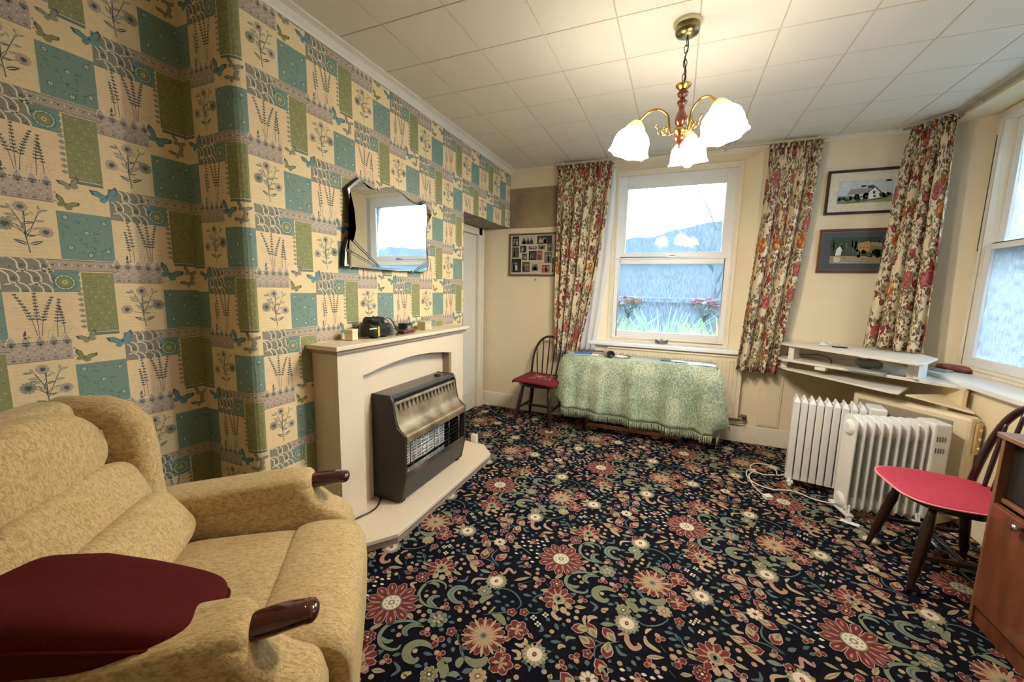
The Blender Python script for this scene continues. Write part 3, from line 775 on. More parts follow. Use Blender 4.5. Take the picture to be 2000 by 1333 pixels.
def lay_paper(V, Fc, MI, segs, u0, z0, za, zb, flip=0):
    """segs: list of (ua, ub, fn(u,z,h)->xyz). u0,z0: position of a repeat's origin"""
    for (ua, ub, fn) in segs:
        q = [fn(ua, za, 0), fn(ub, za, 0), fn(ub, zb, 0), fn(ua, zb, 0)]
        i0 = len(V); V += q; Fc.append((i0, i0 + 1, i0 + 2, i0 + 3)); MI.append(0)
        k0 = int((ua - u0) / AU) - 4; k1 = int((ub - u0) / AU) + 3
        for k in range(k0, k1):
            for mm in range(-16, 16):
                ou = u0 + k * AU; oz = z0 + k * AZ + mm * BZ
                if oz > zb + .4 or oz < za - .4 or ou > ub + .2 or ou < ua - .55: continue
                for pts, ly, ci in PAPER[(k + flip) % 2]:
                    x0_ = min(p[0] for p in pts) + ou; x1_ = max(p[0] for p in pts) + ou
                    if x1_ < ua or x0_ > ub: continue
                    q = clip([(x + ou, z + oz) for x, z in pts], ua, ub, za, zb)
                    if not q: continue
                    i0 = len(V); V += [fn(x, z, .00012 * ly + .0001) for x, z in q]; Fc.append(tuple(range(i0, i0 + len(q)))); MI.append(ci)
V = []; Fc = []; MI = []
# alcove wall (runs in +y)
lay_paper(V, Fc, MI, [(YF, YC, lambda u, z, h: (XL + h, u, z))], .570, 1.331, 0, H, 0)
# side of the breast, its rounded corner and its face; u on the face equals y
RC = .05; arc = RC * pi / 2; ue = YC + RC            # face starts at y = YC+RC
def corner(i, n=5):
    ua = ue - arc + arc * i / n; ub = ue - arc + arc * (i + 1) / n
    def fn(u, z, h):
        def pt(uu):
            a = (uu - (ue - arc)) / RC                  # 0 at side, pi/2 at face
            return (XB - RC + (RC + h) * sin(a), YC + RC - (RC + h) * cos(a))
        A = pt(ua); B_ = pt(ub); t = (u - ua) / (ub - ua)
        return (A[0] + (B_[0] - A[0]) * t, A[1] + (B_[1] - A[1]) * t, z)
    return (ua, ub, fn)
side = (ue - arc - (XB - RC - XL), ue - arc, lambda u, z, h: (XB - RC - (ue - arc - u), YC - h, z))
segs = [side] + [corner(i) for i in range(5)] + [(ue, YE, lambda u, z, h: (XB + h, u, z))]
lay_paper(V, Fc, MI, segs, 1.527, 1.325, 0, H, 1)
lay_paper(V, Fc, MI, [(YE, YW, lambda u, z, h: (XB + h, u, z))], 1.527, 1.325, 2.035, H, 1)      # bulkhead above the doorway
lay_paper(V, Fc, MI, [(XL, XB, lambda u, z, h: (u, YE + h * 0, z))], 0, 1.3, 0, 2.035, 0)        # far side of the breast
me = bpy.data.meshes.new('wall_left'); me.from_pydata(V, [], Fc); me.update()
for mm_ in wm: me.materials.append(mm_)
me.polygons.foreach_set('material_index', MI)
tag(newobj('wall_left', me), 'patchwork wallpaper of teal, green and botanical squares on the chimney breast', None, kind='structure')

cream = mat('cream_wall_paint', (234, 220, 188), .75, bump=.12, bscale=60, noise=.06, nscale=3, spec=.3)
white_paint = mat('white_gloss_paint', (232, 228, 216), .35, noise=.04, nscale=8)
trimw = mat('trim_paint', (236, 228, 208), .45, noise=.05, nscale=9)
# recess side wall, underside of bulkhead
b = MB(); b.box(XL - .1, XL, YE, YW, 0, 2.035); b.box(XL, XB - .001, YE, YW, 2.035, 2.06)
b.box(XL - .1, XL, YF, YE, 0, 0.001)
o = b.build('wall_recess', cream); tag(o, 'cream recess wall beside the door under the papered bulkhead', kind='structure')
# soffit paper
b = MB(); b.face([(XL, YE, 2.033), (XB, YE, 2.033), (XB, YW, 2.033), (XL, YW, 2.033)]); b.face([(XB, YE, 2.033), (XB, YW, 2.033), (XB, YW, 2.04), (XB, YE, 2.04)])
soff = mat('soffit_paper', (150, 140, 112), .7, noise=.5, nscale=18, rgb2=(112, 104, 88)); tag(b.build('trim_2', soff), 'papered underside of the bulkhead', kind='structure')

# back wall with splayed window opening
b = MB(); y0 = YW
ox0, ox1, oz0, oz1 = -.80, .60, .84, 2.60         # opening in the room face
ix0, ix1, iz0, iz1 = -.66, .475, .86, 2.56        # window side of the splay (y = 4.22)
yi = 4.21
for r_ in ((XL, ox0, 0, H), (ox1, XR, 0, H), (ox0, ox1, 0, oz0), (ox0, ox1, oz1, H)):
    b.face([(r_[0], y0, r_[2]), (r_[1], y0, r_[2]), (r_[1], y0, r_[3]), (r_[0], y0, r_[3])])
b.face([(ox1, y0, oz0), (ix1, yi, iz0), (ix1, yi, iz1), (ox1, y0, oz1)]); b.face([(ox0, y0, oz0), (ix0, yi, iz0), (ix0, yi, iz1), (ox0, y0, oz1)])
b.face([(ox0, y0, oz1), (ox1, y0, oz1), (ix1, yi, iz1), (ix0, yi, iz1)]); b.face([(ox0, y0, oz0), (ox1, y0, oz0), (ix1, yi, iz0), (ix0, yi, iz0)])
# outer face so that no daylight leaks round
for r_ in ((XL, ix0, 0, H), (ix1, XR, 0, H), (ix0, ix1, 0, iz0), (ix0, ix1, iz1, H)):
    b.face([(r_[0], 4.40, r_[2]), (r_[1], 4.40, r_[2]), (r_[1], 4.40, r_[3]), (r_[0], 4.40, r_[3])])
for xx in (ix0, ix1): b.face([(xx, yi, iz0), (xx, 4.40, iz0), (xx, 4.40, iz1), (xx, yi, iz1)])
for zz in (iz0, iz1): b.face([(ix0, yi, zz), (ix1, yi, zz), (ix1, 4.40, zz), (ix0, 4.40, zz)])
tag(b.build('wall_back', cream), 'cream back wall round the sash window', kind='structure')

# right wall with window recess
ry0, ry1, rz0, rz1 = 1.9, 3.95, .85, 2.60
jy0, jy1 = 2.0, 3.80; xw = 1.90
b = MB(); x0 = XR
for r_ in ((YF, ry0, 0, H), (ry1, YW, 0, H), (ry0, ry1, 0, rz0), (ry0, ry1, rz1, H)):
    b.face([(x0, r_[0], r_[2]), (x0, r_[1], r_[2]), (x0, r_[1], r_[3]), (x0, r_[0], r_[3])])
b.face([(x0, ry1, rz0), (xw, jy1, rz0), (xw, jy1, rz1), (x0, ry1, rz1)]); b.face([(x0, ry0, rz0), (xw, jy0, rz0), (xw, jy0, rz1), (x0, ry0, rz1)])
b.face([(x0, ry0, rz1), (x0, ry1, rz1), (xw, jy1, rz1), (xw, jy0, rz1)]); b.face([(x0, ry0, rz0), (x0, ry1, rz0), (xw, jy1, rz0), (xw, jy0, rz0)])
for r_ in ((YF, jy0, 0, H), (jy1, YW + .3, 0, H), (jy0, jy1, 0, rz0), (jy0, jy1, rz1, H)):
    b.face([(2.2, r_[0], r_[2]), (2.2, r_[1], r_[2]), (2.2, r_[1], r_[3]), (2.2, r_[0], r_[3])])
for yy in (jy0, jy1): b.face([(xw, yy, rz0), (2.2, yy, rz0), (2.2, yy, rz1), (xw, yy, rz1)])
for zz in (rz0, rz1): b.face([(xw, jy0, zz), (xw, jy1, zz), (2.2, jy1, zz), (2.2, jy0, zz)])
tag(b.build('wall_right', cream), 'cream right wall with a deep window recess', kind='structure')
b = MB(); b.box(XL - .1, XR + .1, YF - .1, YF, 0, H); tag(b.build('wall_front', cream), 'cream wall behind the viewpoint', kind='structure')

# ceiling of square tiles with grooves
b = MB(); ts = .3605; g = .0035
i = 0
x = -1.435 - ts * 2
xs = []
while x < XR + .3: xs.append(x); x += ts
ys = []; y = 1.692 - .3555 * 9
while y < YW + .2: ys.append(y); y += .3555
for xa in xs:
    for ya in ys:
        X0, X1, Y0, Y1 = max(xa, XL), min(xa + ts, XR), max(ya, YF), min(ya + .3555, YW)
        if X1 - X0 < .02 or Y1 - Y0 < .02: continue
        a = [(X0, Y0, H + .004), (X1, Y0, H + .004), (X1, Y1, H + .004), (X0, Y1, H + .004)]
        c = [(X0 + g, Y0 + g, H), (X1 - g, Y0 + g, H), (X1 - g, Y1 - g, H), (X0 + g, Y1 - g, H)]
        b.face(c)
        for q in range(4): b.face([a[q], a[(q + 1) % 4], c[(q + 1) % 4], c[q]], 1)
b.box(XL - .1, XR + .5, YF - .1, YW + .35, H + .005, H + .05)
ctile = mat('ceiling_tile', (232, 227, 214), .8, bump=.1, bscale=150, noise=.03, nscale=2)
cgroove = mat('ceiling_groove', (210, 200, 180), .8)
tag(b.build('ceiling', [ctile, cgroove], merge=0), 'off-white ceiling of square polystyrene tiles', kind='structure')
# cornices
def cornice(name, p0, p1, inward, s_=.05, lab=''):
    p0 = Vector(p0); p1 = Vector(p1); n = Vector(inward)
    prof = [(0, 0), (0, -s_), (.008, -s_), (.012, -s_ * .8), (.03, -s_ * .35), (s_ * .85, -.012), (s_, -.01), (s_, 0)]
    b_ = MB(); b_.prism([p0 + n * u + Vector((0, 0, v)) for u, v in prof], p1 - p0)
    tag(b_.build(name, white_paint), lab, kind='structure')
cornice('trim_3', (XB, YC, H), (XB, YW, H), (1, 0, 0), .055, 'white coving along the papered chimney breast')
cornice('trim_4', (XL, YF, H), (XL, YC, H), (1, 0, 0), .055, 'white coving over the alcove')
cornice('trim_5', (XL, YC, H), (XB, YC, H), (0, -1, 0), .055, 'white coving on the side of the breast')
cornice('trim_6', (XB, YW, H), (XR, YW, H), (0, -1, 0), .028, 'thin white coving on the back wall')
# baseboards
b = MB(); b.box(XL, XR, YW - .022, YW, 0, .15); b.box(XL, XR, YW - .016, YW, .15, .162)
tag(b.build('baseboard_back', trimw, bevel=.003), 'cream painted skirting along the back wall', kind='structure')
b = MB(); b.box(XR - .022, XR, YF, YW, 0, .16)
tag(b.build('baseboard_right', trimw, bevel=.003), 'cream painted skirting along the right wall', kind='structure')
b = MB(); b.box(XL, XL + .02, YF, YC - .02, 0, .15)
tag(b.build('baseboard_left', trimw, bevel=.003), 'cream skirting in the alcove', kind='structure')
# door in the recess
d = empty('door_1', (XL, 3.55, 0)); tag(d, 'white panelled door in the recess beyond the fireplace', kind='structure')
b = MB(); b.box(.0, .035, -.36, .38, .005, 1.95); b.box(.035, .045, -.26, .28, .2, .9); b.box(.035, .045, -.26, .28, 1.05, 1.85)
b.build('door_leaf', white_paint, d, bevel=.004)
b = MB(); b.box(0, .06, .40, .5, 0, 2.03); b.box(0, .06, -.46, -.38, 0, 2.03); b.box(0, .06, -.46, .5, 1.955, 2.03); b.box(0, .075, .47, .5, 0, 2.03)
b.build('door_frame', trimw, d, bevel=.004)
b = MB(); b.tube([(.035, -.29, 1.02), (.075, -.29, 1.02)], .01, 10); b.puff((.09, -.29, 1.02), (.05, .05, .05), e=1, n=8)
b.build('door_handle', mat('brass', (200, 160, 80), .25, 1), d)

# ------------------------------------------------------------------ back window
upvc = mat('window_frame_white', (235, 238, 240), .35)
pane_l = glass_mat('pane_condensation', .06); pane_u = glass_mat('pane_upper', .05); pane_r = glass_mat('pane_side', .16)
W = empty('window_1', (0, 4.22, 0)); tag(W, 'white sash window in the back wall over the table', kind='structure')
def rframe(b_, x0, x1, z0, z1, w_, y0_, y1_, wb=None, wt=None):
    wb = w_ if wb is None else wb; wt = w_ if wt is None else wt
    b_.box(x0, x0 + w_, y0_, y1_, z0, z1); b_.box(x1 - w_, x1, y0_, y1_, z0, z1); b_.box(x0 + w_, x1 - w_, y0_, y1_, z0, z0 + wb); b_.box(x0 + w_, x1 - w_, y0_, y1_, z1 - wt, z1)
b = MB(); rframe(b, -.66, .475, .86, 2.56, .035, -.02, .16); rframe(b, -.63, .445, .89, 2.53, .018, -.028, -.01)
b.build('window_frame', trimw, W, bevel=.003)
b = MB(); rframe(b, -.625, .44, 1.66, 2.53, .09, .055, .095, wb=.11, wt=.125); b.build('upper_sash', upvc, W, bevel=.004)
b = MB(); rframe(b, -.625, .44, .885, 1.72, .055, .0, .045, wb=.085, wt=.07); b.box(-.6, .41, -.012, .0, 1.70, 1.715); b.build('lower_sash', upvc, W, bevel=.004)
b = MB(); b.box(-.54, .345, .073, .077, 1.765, 2.41); b.build('upper_pane', pane_u, W)
b = MB(); b.box(-.575, .39, .02, .024, .965, 1.655); b.build('lower_pane', pane_l, W)
chrome = mat('chrome', (200, 200, 205), .2, 1); black_pl = mat('black_plastic', (22, 22, 24), .4)
b = MB(); b.box(-.13, -.03, -.02, .01, 1.718, 1.727); b.tube([(-.1, -.01, 1.73), (-.04, -.02, 1.733)], .006, 8); b.build('sash_latch', chrome, W, bevel=.002)
b = MB(); b.box(-.84, .615, -.19, -.02, .825, .862); b.build('window_sill', upvc, W, bevel=.008)
b = MB(); b.box(-.8, .6, -.14, -.115, .755, .825); b.build('sill_apron', trimw, W, bevel=.003)
# outer frame of the double window and outer ledge
b = MB(); rframe(b, -.66, .475, .86, 2.56, .05, .17, .19); b.box(-.66, .475, .05, .18, .86, .955); b.build('outer_frame', upvc, W, bevel=.003)

# ------------------------------------------------------------------ right window
W = empty('window_2', (xw, 2.9, 0)); tag(W, 'tall white sash window in the right wall recess', kind='structure')
def yframe(b_, y0_, y1_, z0, z1, w_, x0_, x1_, wb=None, wt=None):
    wb = w_ if wb is None else wb; wt = w_ if wt is None else wt
    b_.box(x0_, x1_, y0_, y0_ + w_, z0, z1); b_.box(x0_, x1_, y1_ - w_, y1_, z0, z1); b_.box(x0_, x1_, y0_ + w_, y1_ - w_, z0, z0 + wb); b_.box(x0_, x1_, y0_ + w_, y1_ - w_, z1 - wt, z1)
b = MB(); yframe(b, -.9, .9, .87, 2.6, .06, -.02, .1, wb=.05); yframe(b, -.87, .87, .9, 2.56, .02, -.03, -.01); b.build('window_frame', trimw, W, bevel=.003)
b = MB(); yframe(b, -.84, .84, 1.7, 2.54, .06, .05, .085, wb=.045); b.build('upper_sash', upvc, W, bevel=.003)
b = MB(); yframe(b, -.84, .84, .92, 1.745, .055, .0, .04, wb=.06, wt=.04); b.build('lower_sash', upvc, W, bevel=.003)
b = MB(); b.box(.066, .07, -.79, .79, 1.74, 2.49); b.build('upper_pane', pane_r, W)
b = MB(); b.box(.018, .022, -.79, .79, .975, 1.71); b.build('lower_pane', pane_r, W)
b = MB(); b.box(-.245, .0, -.98, .95, .835, .87); b.build('window_sill', upvc, W, bevel=.008)
b = MB(); yframe(b, -.9, .9, .87, 2.6, .07, .2, .24); b.box(.2, .24, .28, .36, .9, 2.55); b.box(.2, .24, -.3, -.22, .9, 2.55); b.box(.2, .24, -.85, .85, 1.66, 1.74); b.build('outer_frame', upvc, W, bevel=.003)
b = MB(); b.box(-.032, -.028, .855, .862, 1.7, 2.45); b.build('sash_cord_channel', mat('dark_gap', (70, 66, 60), .8), W)

# ------------------------------------------------------------------ fireplace surround and hearth
stone = mat('surround_cream', (226, 210, 184), .45, noise=.05, nscale=120, bump=.05, bscale=200)
slip = mat('surround_edge', (160, 140, 122), .5, noise=.1, nscale=60)
F = empty('fireplace_surround', (XB, 2.12, 0)); tag(F, 'cream fireplace surround with arched opening on the papered chimney breast', 'fireplace surround')
# local: x out of wall, y along wall, z up. front face x = .18
ya, yb, fx = 1.48 - 2.12, 2.765 - 2.12, .18
za, zt = .07, 1.025
oa, ob = 1.655 - 2.12, 2.585 - 2.12
arch = []
N = 24
for i in range(N + 1):
    t = i / N; y = oa + (ob - oa) * t
    if t < .05 or t > .95: z = .885
    else: z = .885 + .04 * sin(pi * (t - .05) / .9) ** .8
    arch.append((y, z))
b = MB(); th = .022
def slabF(b_, pts, x0_, x1_):
    b_.prism([(x0_, p[0], p[1]) for p in pts], (x1_ - x0_, 0, 0))
slabF(b, [(ya, za), (oa, za), (oa, zt), (ya, zt)], fx - th, fx); slabF(b, [(ob, za), (yb, za), (yb, zt), (ob, zt)], fx - th, fx)
for (p, q) in zip(arch, arch[1:]): slabF(b, [p, q, (q[0], zt), (p[0], zt)], fx - th, fx)
b.build('front_panel', stone, F, merge=1e-4)
b = MB()
b.box(0.002, fx - th, ya, ya + .02, za, zt); b.build('side_panel', stone, F, bevel=.002)
b = MB(); b.box(0.002, fx - th, yb - .02, yb, za, zt); b.build('side_panel', stone, F, bevel=.002)
b = MB()
b.box(.1, fx - th, oa - .012, oa, za, .885); b.box(.1, fx - th, ob, ob + .012, za, .885)
for (p, q) in zip(arch, arch[1:]): b.prism([(.1, p[0], p[1]), (.1, q[0], q[1]), (.1, q[0], q[1] + .01), (.1, p[0], p[1] + .01)], (fx - th - .1, 0, 0))
b.build('opening_return', slip, F, merge=1e-4)
b = MB(); b.box(.09, .1, ya + .02, yb - .02, za, zt); b.build('back_panel', stone, F)
b = MB()
b.box(0, fx + .035, ya - .035, yb + .05, zt + .022, zt + .045)
b.build('mantel_shelf', stone, F, bevel=.004)
b = MB(); b.box(0, fx + .018, ya - .018, yb + .02, zt, zt + .022); b.build('shelf_moulding', slip, F, bevel=.004)
# hearth
Hh = empty('hearth', (XB, 2.12, 0)); tag(Hh, 'low cream stone hearth slab with clipped corners on the carpet', 'hearth')
hp = [(0, 1.40), (.35, 1.40), (.475, 1.565), (.475, 2.70), (.34, 2.845), (0, 2.845)]
b = MB(); b.prism([(x, y - 2.12, .045) for x, y in hp], (0, 0, .025)); b.build('hearth_slab', stone, Hh, bevel=.004)
b = MB(); b.prism([(min(x, .475) - (.012 if x > .1 else 0), y - 2.12 + (.012 if y < 2 else -.012), .0035) for x, y in hp], (0, 0, .0405)); b.build('hearth_base', slip, Hh)

# ------------------------------------------------------------------ gas fire
dark_br = mat('heater_dark_brown', (52, 44, 36), .45, noise=.2, nscale=30)
brass_b = mat('heater_aged_brass', (168, 148, 116), .42, .45, noise=.45, nscale=9, rgb2=(118, 98, 70), bump=.1, bscale=120)
blackm = mat('black_metal', (14, 14, 15), .4)
ceram = mat('radiant_white', (226, 216, 208), .6, noise=.08, nscale=60)
G = empty('gas_fire', (-1.66, 1.80, .07)); tag(G, 'dark brown and brass radiant gas fire standing on the hearth', 'heater')
L = .72       # length along y
prof = [(.0, .005), (.19, .005), (.215, .02), (.245, .16), (.245, .43), (.185, .475), (.168, .55), (.158, .63), (.14, .665), (.0, .665)]
for y0_ in (0, L - .018):
    b = MB(); b.prism([(x, y0_, z) for x, z in prof], (0, .018, 0)); b.build('side_panel', dark_br, G, bevel=.002)
# brass canopy, curved
cv = catmull([(.246, 0, .385), (.246, 0, .425), (.215, 0, .448), (.186, 0, .485), (.17, 0, .54), (.16, 0, .60), (.155, 0, .622)], 5)
b = MB()
for p, q in zip(cv, cv[1:]):
    for (y0_, y1_) in ((.018, L - .018),):
        b.face([(p.x - .001, y0_, p.z), (q.x - .001, y0_, q.z), (q.x - .001, y1_, q.z), (p.x - .001, y1_, p.z)])
o = b.build('canopy', brass_b, G, solid=.003)
b = MB()
nn = 16
for i in range(nn):
    y = .05 + i * (L - .1) / (nn - 1)
    b.face([(.1635, y - .012, .607), (.1635, y + .012, .607), (.168, y + .003, .578), (.168, y - .003, .578)])
    b.face([(.168, y - .003, .58), (.168, y + .003, .58), (.1745, y + .0015, .56), (.1745, y - .0015, .56)])
b.build('canopy_vent', blackm, G, solid=.002, merge=0)
b = MB(); b.box(.0, .135, .018, L - .018, .655, .663); b.box(.135, .15, .018, L - .018, .64, .655); b.build('top_panel', mat('heater_top_grey', (92, 84, 76), .35, .4), G, bevel=.002)
b = MB(); b.box(.06, .145, .02, L - .02, .60, .64); b.build('vent_slot', blackm, G)
b = MB(); b.lathe([(.0, .012), (.022, .012), (.025, .0)], (.075, L - .12, .663), 16); b.build('control_knob', black_pl, G)
# fire box
b = MB(); b.box(.09, .10, .02, L - .02, .15, .6); b.box(.1, .24, .02, L - .02, .15, .165); b.box(.1, .235, .02, L - .02, .375, .385); b.build('fire_box', blackm, G)
for i in range(4):
    y = .045 + i * .135
    b = MB(); b.box(.125, .15, y, y + .122, .185, .375)
    for r_ in range(9):
        z = .195 + r_ * .0195
        for c_ in range(2): b.box(.1495, .1515, y + .008 + c_ * .058, y + .052 + c_ * .058, z, z + .006, mi=1)
    b.build('radiant', [ceram, mat('radiant_slot', (70, 62, 60), .8)], G)
b = MB()
for r_ in range(7): z = .19 + r_ * .027; b.tube([(.236, .02, z), (.236, L - .02, z)], .0016, 6)
for c_ in range(5): y = .02 + (c_ + .5) * (L - .04) / 5; b.tube([(.238, y, .165), (.238, y, .385)], .0016, 6)
b.build('guard_wires', chrome, G)
b = MB(); b.prism([(.235, .02, .165), (.243, .02, .165), (.243, .02, .2), (.238, .02, .2)], (0, L - .04, 0)); b.face([(.16, .02, .17), (.235, .02, .168), (.235, L - .02, .168), (.16, L - .02, .17)]); b.build('reflector', chrome, G)
b = MB(); b.prism([(.19, .018, .03), (.215, .018, .03), (.246, .018, .165), (.22, .018, .165)], (0, L - .036, 0)); b.build('lower_panel', mat('heater_lower_dark', (44, 42, 42), .35), G, bevel=.002)
b = MB(); b.box(.0, .12, .03, .06, .0, .03); b.box(.15, .2, .02, .05, .0, .03); b.box(.15, .2, L - .05, L - .02, .0, .03); b.box(0, .1, .02, L - .02, .02, .15); b.build('foot', blackm, G)
# cable
b = MB(); b.tube(catmull([(-1.655, 1.835, .2), (-1.63, 1.81, .10), (-1.60, 1.79, .08), (-1.56, 1.72, .076), (-1.555, 1.66, .076), (-1.57, 1.60, .076), (-1.60, 1.5, .078)], 6), .0045, 8)
o = b.build('power_cable', black_pl); tag(o, 'thin black cable curling out beside the gas fire', 'cable')
b = MB(); b.box(-1.55, -1.50, 2.855, 2.89, .0035, .13); b.box(-1.548, -1.502, 2.853, 2.856, .05, .11)
o = b.build('small_white_box', white_paint, bevel=.006); tag(o, 'small white box on the floor past the far end of the hearth', 'box')

# ------------------------------------------------------------------ mirror
mp_ = [(1.827, 1.991), (1.732, 1.912), (1.76, 1.80), (1.768, 1.70), (1.752, 1.632), (1.728, 1.647), (1.702, 1.577), (1.691, 1.484), (1.984, 1.479), (2.479, 1.487), (2.493, 1.569), (2.487, 1.62), (2.478, 1.66), (2.474, 1.76), (2.484, 1.83), (2.54, 1.907), (2.45, 1.989), (2.40, 1.962), (2.335, 1.957), (2.27, 1.968), (2.20, 1.992), (2.145, 2.0), (2.08, 1.998), (2.01, 1.972), (1.946, 1.959), (1.89, 1.962)]
mir = bpy.data.materials.new('mirror_glass'); mir.use_nodes = True
_b = mir.node_tree.nodes['Principled BSDF']; _b.inputs['Base Color'].default_value = (.86, .9, .9, 1); _b.inputs['Metallic'].default_value = 1; _b.inputs['Roughness'].default_value = .01
bev = mat('mirror_bevel', (225, 232, 235), .06, 1)
R0 = empty('wall_mirror', (XB, 2.1, 1.72)); tag(R0, 'shield-shaped art deco wall mirror with fan corners hanging above the fireplace', 'mirror')
P = [(y - 2.1, z - 1.72) for y, z in mp_]
def inset(P_, d):
    out = []; n = len(P_)
    for i in range(n):
        a = Vector(P_[i - 1]); c = Vector(P_[i]); e_ = Vector(P_[(i + 1) % n])
        t1 = (c - a).normalized(); t2 = (e_ - c).normalized(); n1 = Vector((t1.y, -t1.x)); n2 = Vector((t2.y, -t2.x)); nn_ = (n1 + n2)
        if nn_.length < .2: nn_ = n1
        nn_.normalize(); out.append((c.x + nn_.x * d, c.y + nn_.y * d))
    return out
ar = sum(P[i - 1][0] * P[i][1] - P[i][0] * P[i - 1][1] for i in range(len(P)))
Pin = inset(P, .014 if ar < 0 else -.014)
b = MB(); b.prism([(.004, *p) for p in P], (.03, 0, 0)); b.build('backing', mat('mirror_backing', (26, 24, 18), .6), R0)
b = MB(); vsA = [(.0385, *p) for p in P]; vsB = [(.0405, *p) for p in Pin]
for i in range(len(P)): j = (i + 1) % len(P); b.face([vsA[i], vsA[j], vsB[j], vsB[i]])
for i in range(len(P)): j = (i + 1) % len(P); b.face([vsA[i], vsA[j], (.034, *P[j]), (.034, *P[i])])
b.build('bevelled_edge', bev, R0)
b = MB(); bm_ = b.b; f = bm_.faces.new([bm_.verts.new(v) for v in vsB]); bmesh.ops.triangulate(bm_, faces=[f]); b.build('glass', mir, R0)
lead = mat('mirror_groove', (40, 46, 50), .3, .6)
for (a, c, e_, f_) in (((1.752, 1.630), (1.985, 1.482), (1.975, 1.482), (1.704, 1.572)), ((2.490, 1.575), (2.31, 1.486), (2.33, 1.486), (2.492, 1.545))):
    for (s_, t_) in ((a, c), (f_, e_)):
        s_ = Vector((.0415, s_[0] - 2.1, s_[1] - 1.72)); t_ = Vector((.0415, t_[0] - 2.1, t_[1] - 1.72)); d_ = (t_ - s_).normalized(); nrm = Vector((0, -d_.z, d_.y))
        b = MB(); b.prism([s_ - nrm * .006, t_ - nrm * .003, t_ + nrm * .003, s_ + nrm * .006], (.003, 0, 0)); b.build('fan_strip', bev, R0, bevel=.001)
        b = MB(); b.prism([s_ + nrm * .007, t_ + nrm * .0035, t_ + nrm * .0055, s_ + nrm * .010], (.0025, 0, 0)); b.build('fan_groove', lead, R0)
for (y, z) in ((1.975, 1.962), (1.73, 1.484), (2.3, 1.484)):
    b = MB(); b.box(.03, .046, y - 2.1 - .006, y - 2.1 + .006, z - 1.72 - .008, z - 1.72 + .008); b.build('mirror_clip', chrome, R0, bevel=.002)

# ------------------------------------------------------------------ things on the mantel shelf (shelf top z = 1.07)
ZM = 1.071; MS = (XB, 0, 0)
ivory = mat('ivory_card', (226, 214, 180), .55)
def boxthing(name, loc, rz, dims, m_, label, cat, bevel=.004, parts=None):
    t_ = empty(name, loc, rz); tag(t_, label, cat); sx_, sy_, sz_ = dims
    b_ = MB(); b_.box(-sx_ / 2, sx_ / 2, -sy_ / 2, sy_ / 2, 0, sz_ * .72); b_.build('box_base', m_, t_, bevel=bevel)
    b_ = MB(); b_.box(-sx_ / 2 - .0015, sx_ / 2 + .0015, -sy_ / 2 - .0015, sy_ / 2 + .0015, sz_ * .72, sz_); b_.build('box_lid', m_, t_, bevel=bevel)
    return t_
boxthing('trinket_box', (-1.685, 1.685, ZM), .2, (.05, .055, .062), ivory, 'small ivory box beside the black bag on the mantel shelf', 'box')
boxthing('trinket_box', (-1.665, 2.36, ZM), -.1, (.07, .07, .062), mat('ivory_worn', (212, 200, 164), .6, noise=.15, nscale=40), 'small ivory box at the right-hand end of the mantel shelf', 'box')
t_ = boxthing('ring_box', (-1.69, 2.17, ZM), .1, (.06, .07, .062), mat('black_leather', (30, 28, 30), .4, noise=.2, nscale=40), 'small black cube box in the middle of the mantel shelf', 'box')
b = MB(); b.stroke = None
b.box(.031, .0325, -.02, .02, .02, .045); b.build('silver_motif', mat('silver_print', (150, 152, 158), .4, .5), t_)
# folded strap bag
t_ = empty('black_bag', (-1.66, 1.86, ZM)); tag(t_, 'crumpled black bag with straps and a yellow tab on the mantel shelf', 'bag')
bl = mat('black_nylon', (30, 28, 24), .55, noise=.4, nscale=30, bump=.4, bscale=60)
rn = random.Random(3)
b = MB(); b.puff((0, 0, .045), (.1, .2, .09), e=.6, n=12, fn=lambda p: p + Vector((.006 * sin(p.y * 90), .004 * sin(p.z * 120), .008 * sin(p.y * 70 + p.x * 50)))); b.build('bag_body', bl, t_)
b = MB(); b.puff((-.01, -.01, .098), (.08, .15, .045), e=.7, n=10, fn=lambda p: p + Vector((0, 0, .008 * sin(p.y * 110)))); b.build('bag_flap', bl, t_)
for i in range(4):
    b = MB(); y = -.07 + i * .035
    P_ = catmull([(.02, y, .11), (.055, y + .02, .1 + rn.random() * .02), (.065, y + .05, .07), (.06, y + .08, .03)], 5)
    for p, q in zip(P_, P_[1:]): b.face([p + Vector((0, -.005, 0)), q + Vector((0, -.005, 0)), q + Vector((0, .005, 0)), p + Vector((0, .005, 0))])
    b.build('strap', mat('strap_grey', (90, 88, 84), .5) if i == 2 else bl, t_, solid=.002)
b = MB(); b.box(.052, .056, -.05, -.034, .012, .07); b.build('yellow_tab', mat('yellow_plastic', (200, 172, 40), .4), t_, bevel=.001)
b = MB(); b.box(.05, .056, -.115, -.06, .058, .064); b.build('white_edge', white_paint, t_)
b = MB(); b.puff((.03, .1, .03), (.06, .07, .05), e=.7, n=8); b.build('clear_pouch', mat('grey_film', (140, 138, 130), .2, noise=.4, nscale=40), t_)
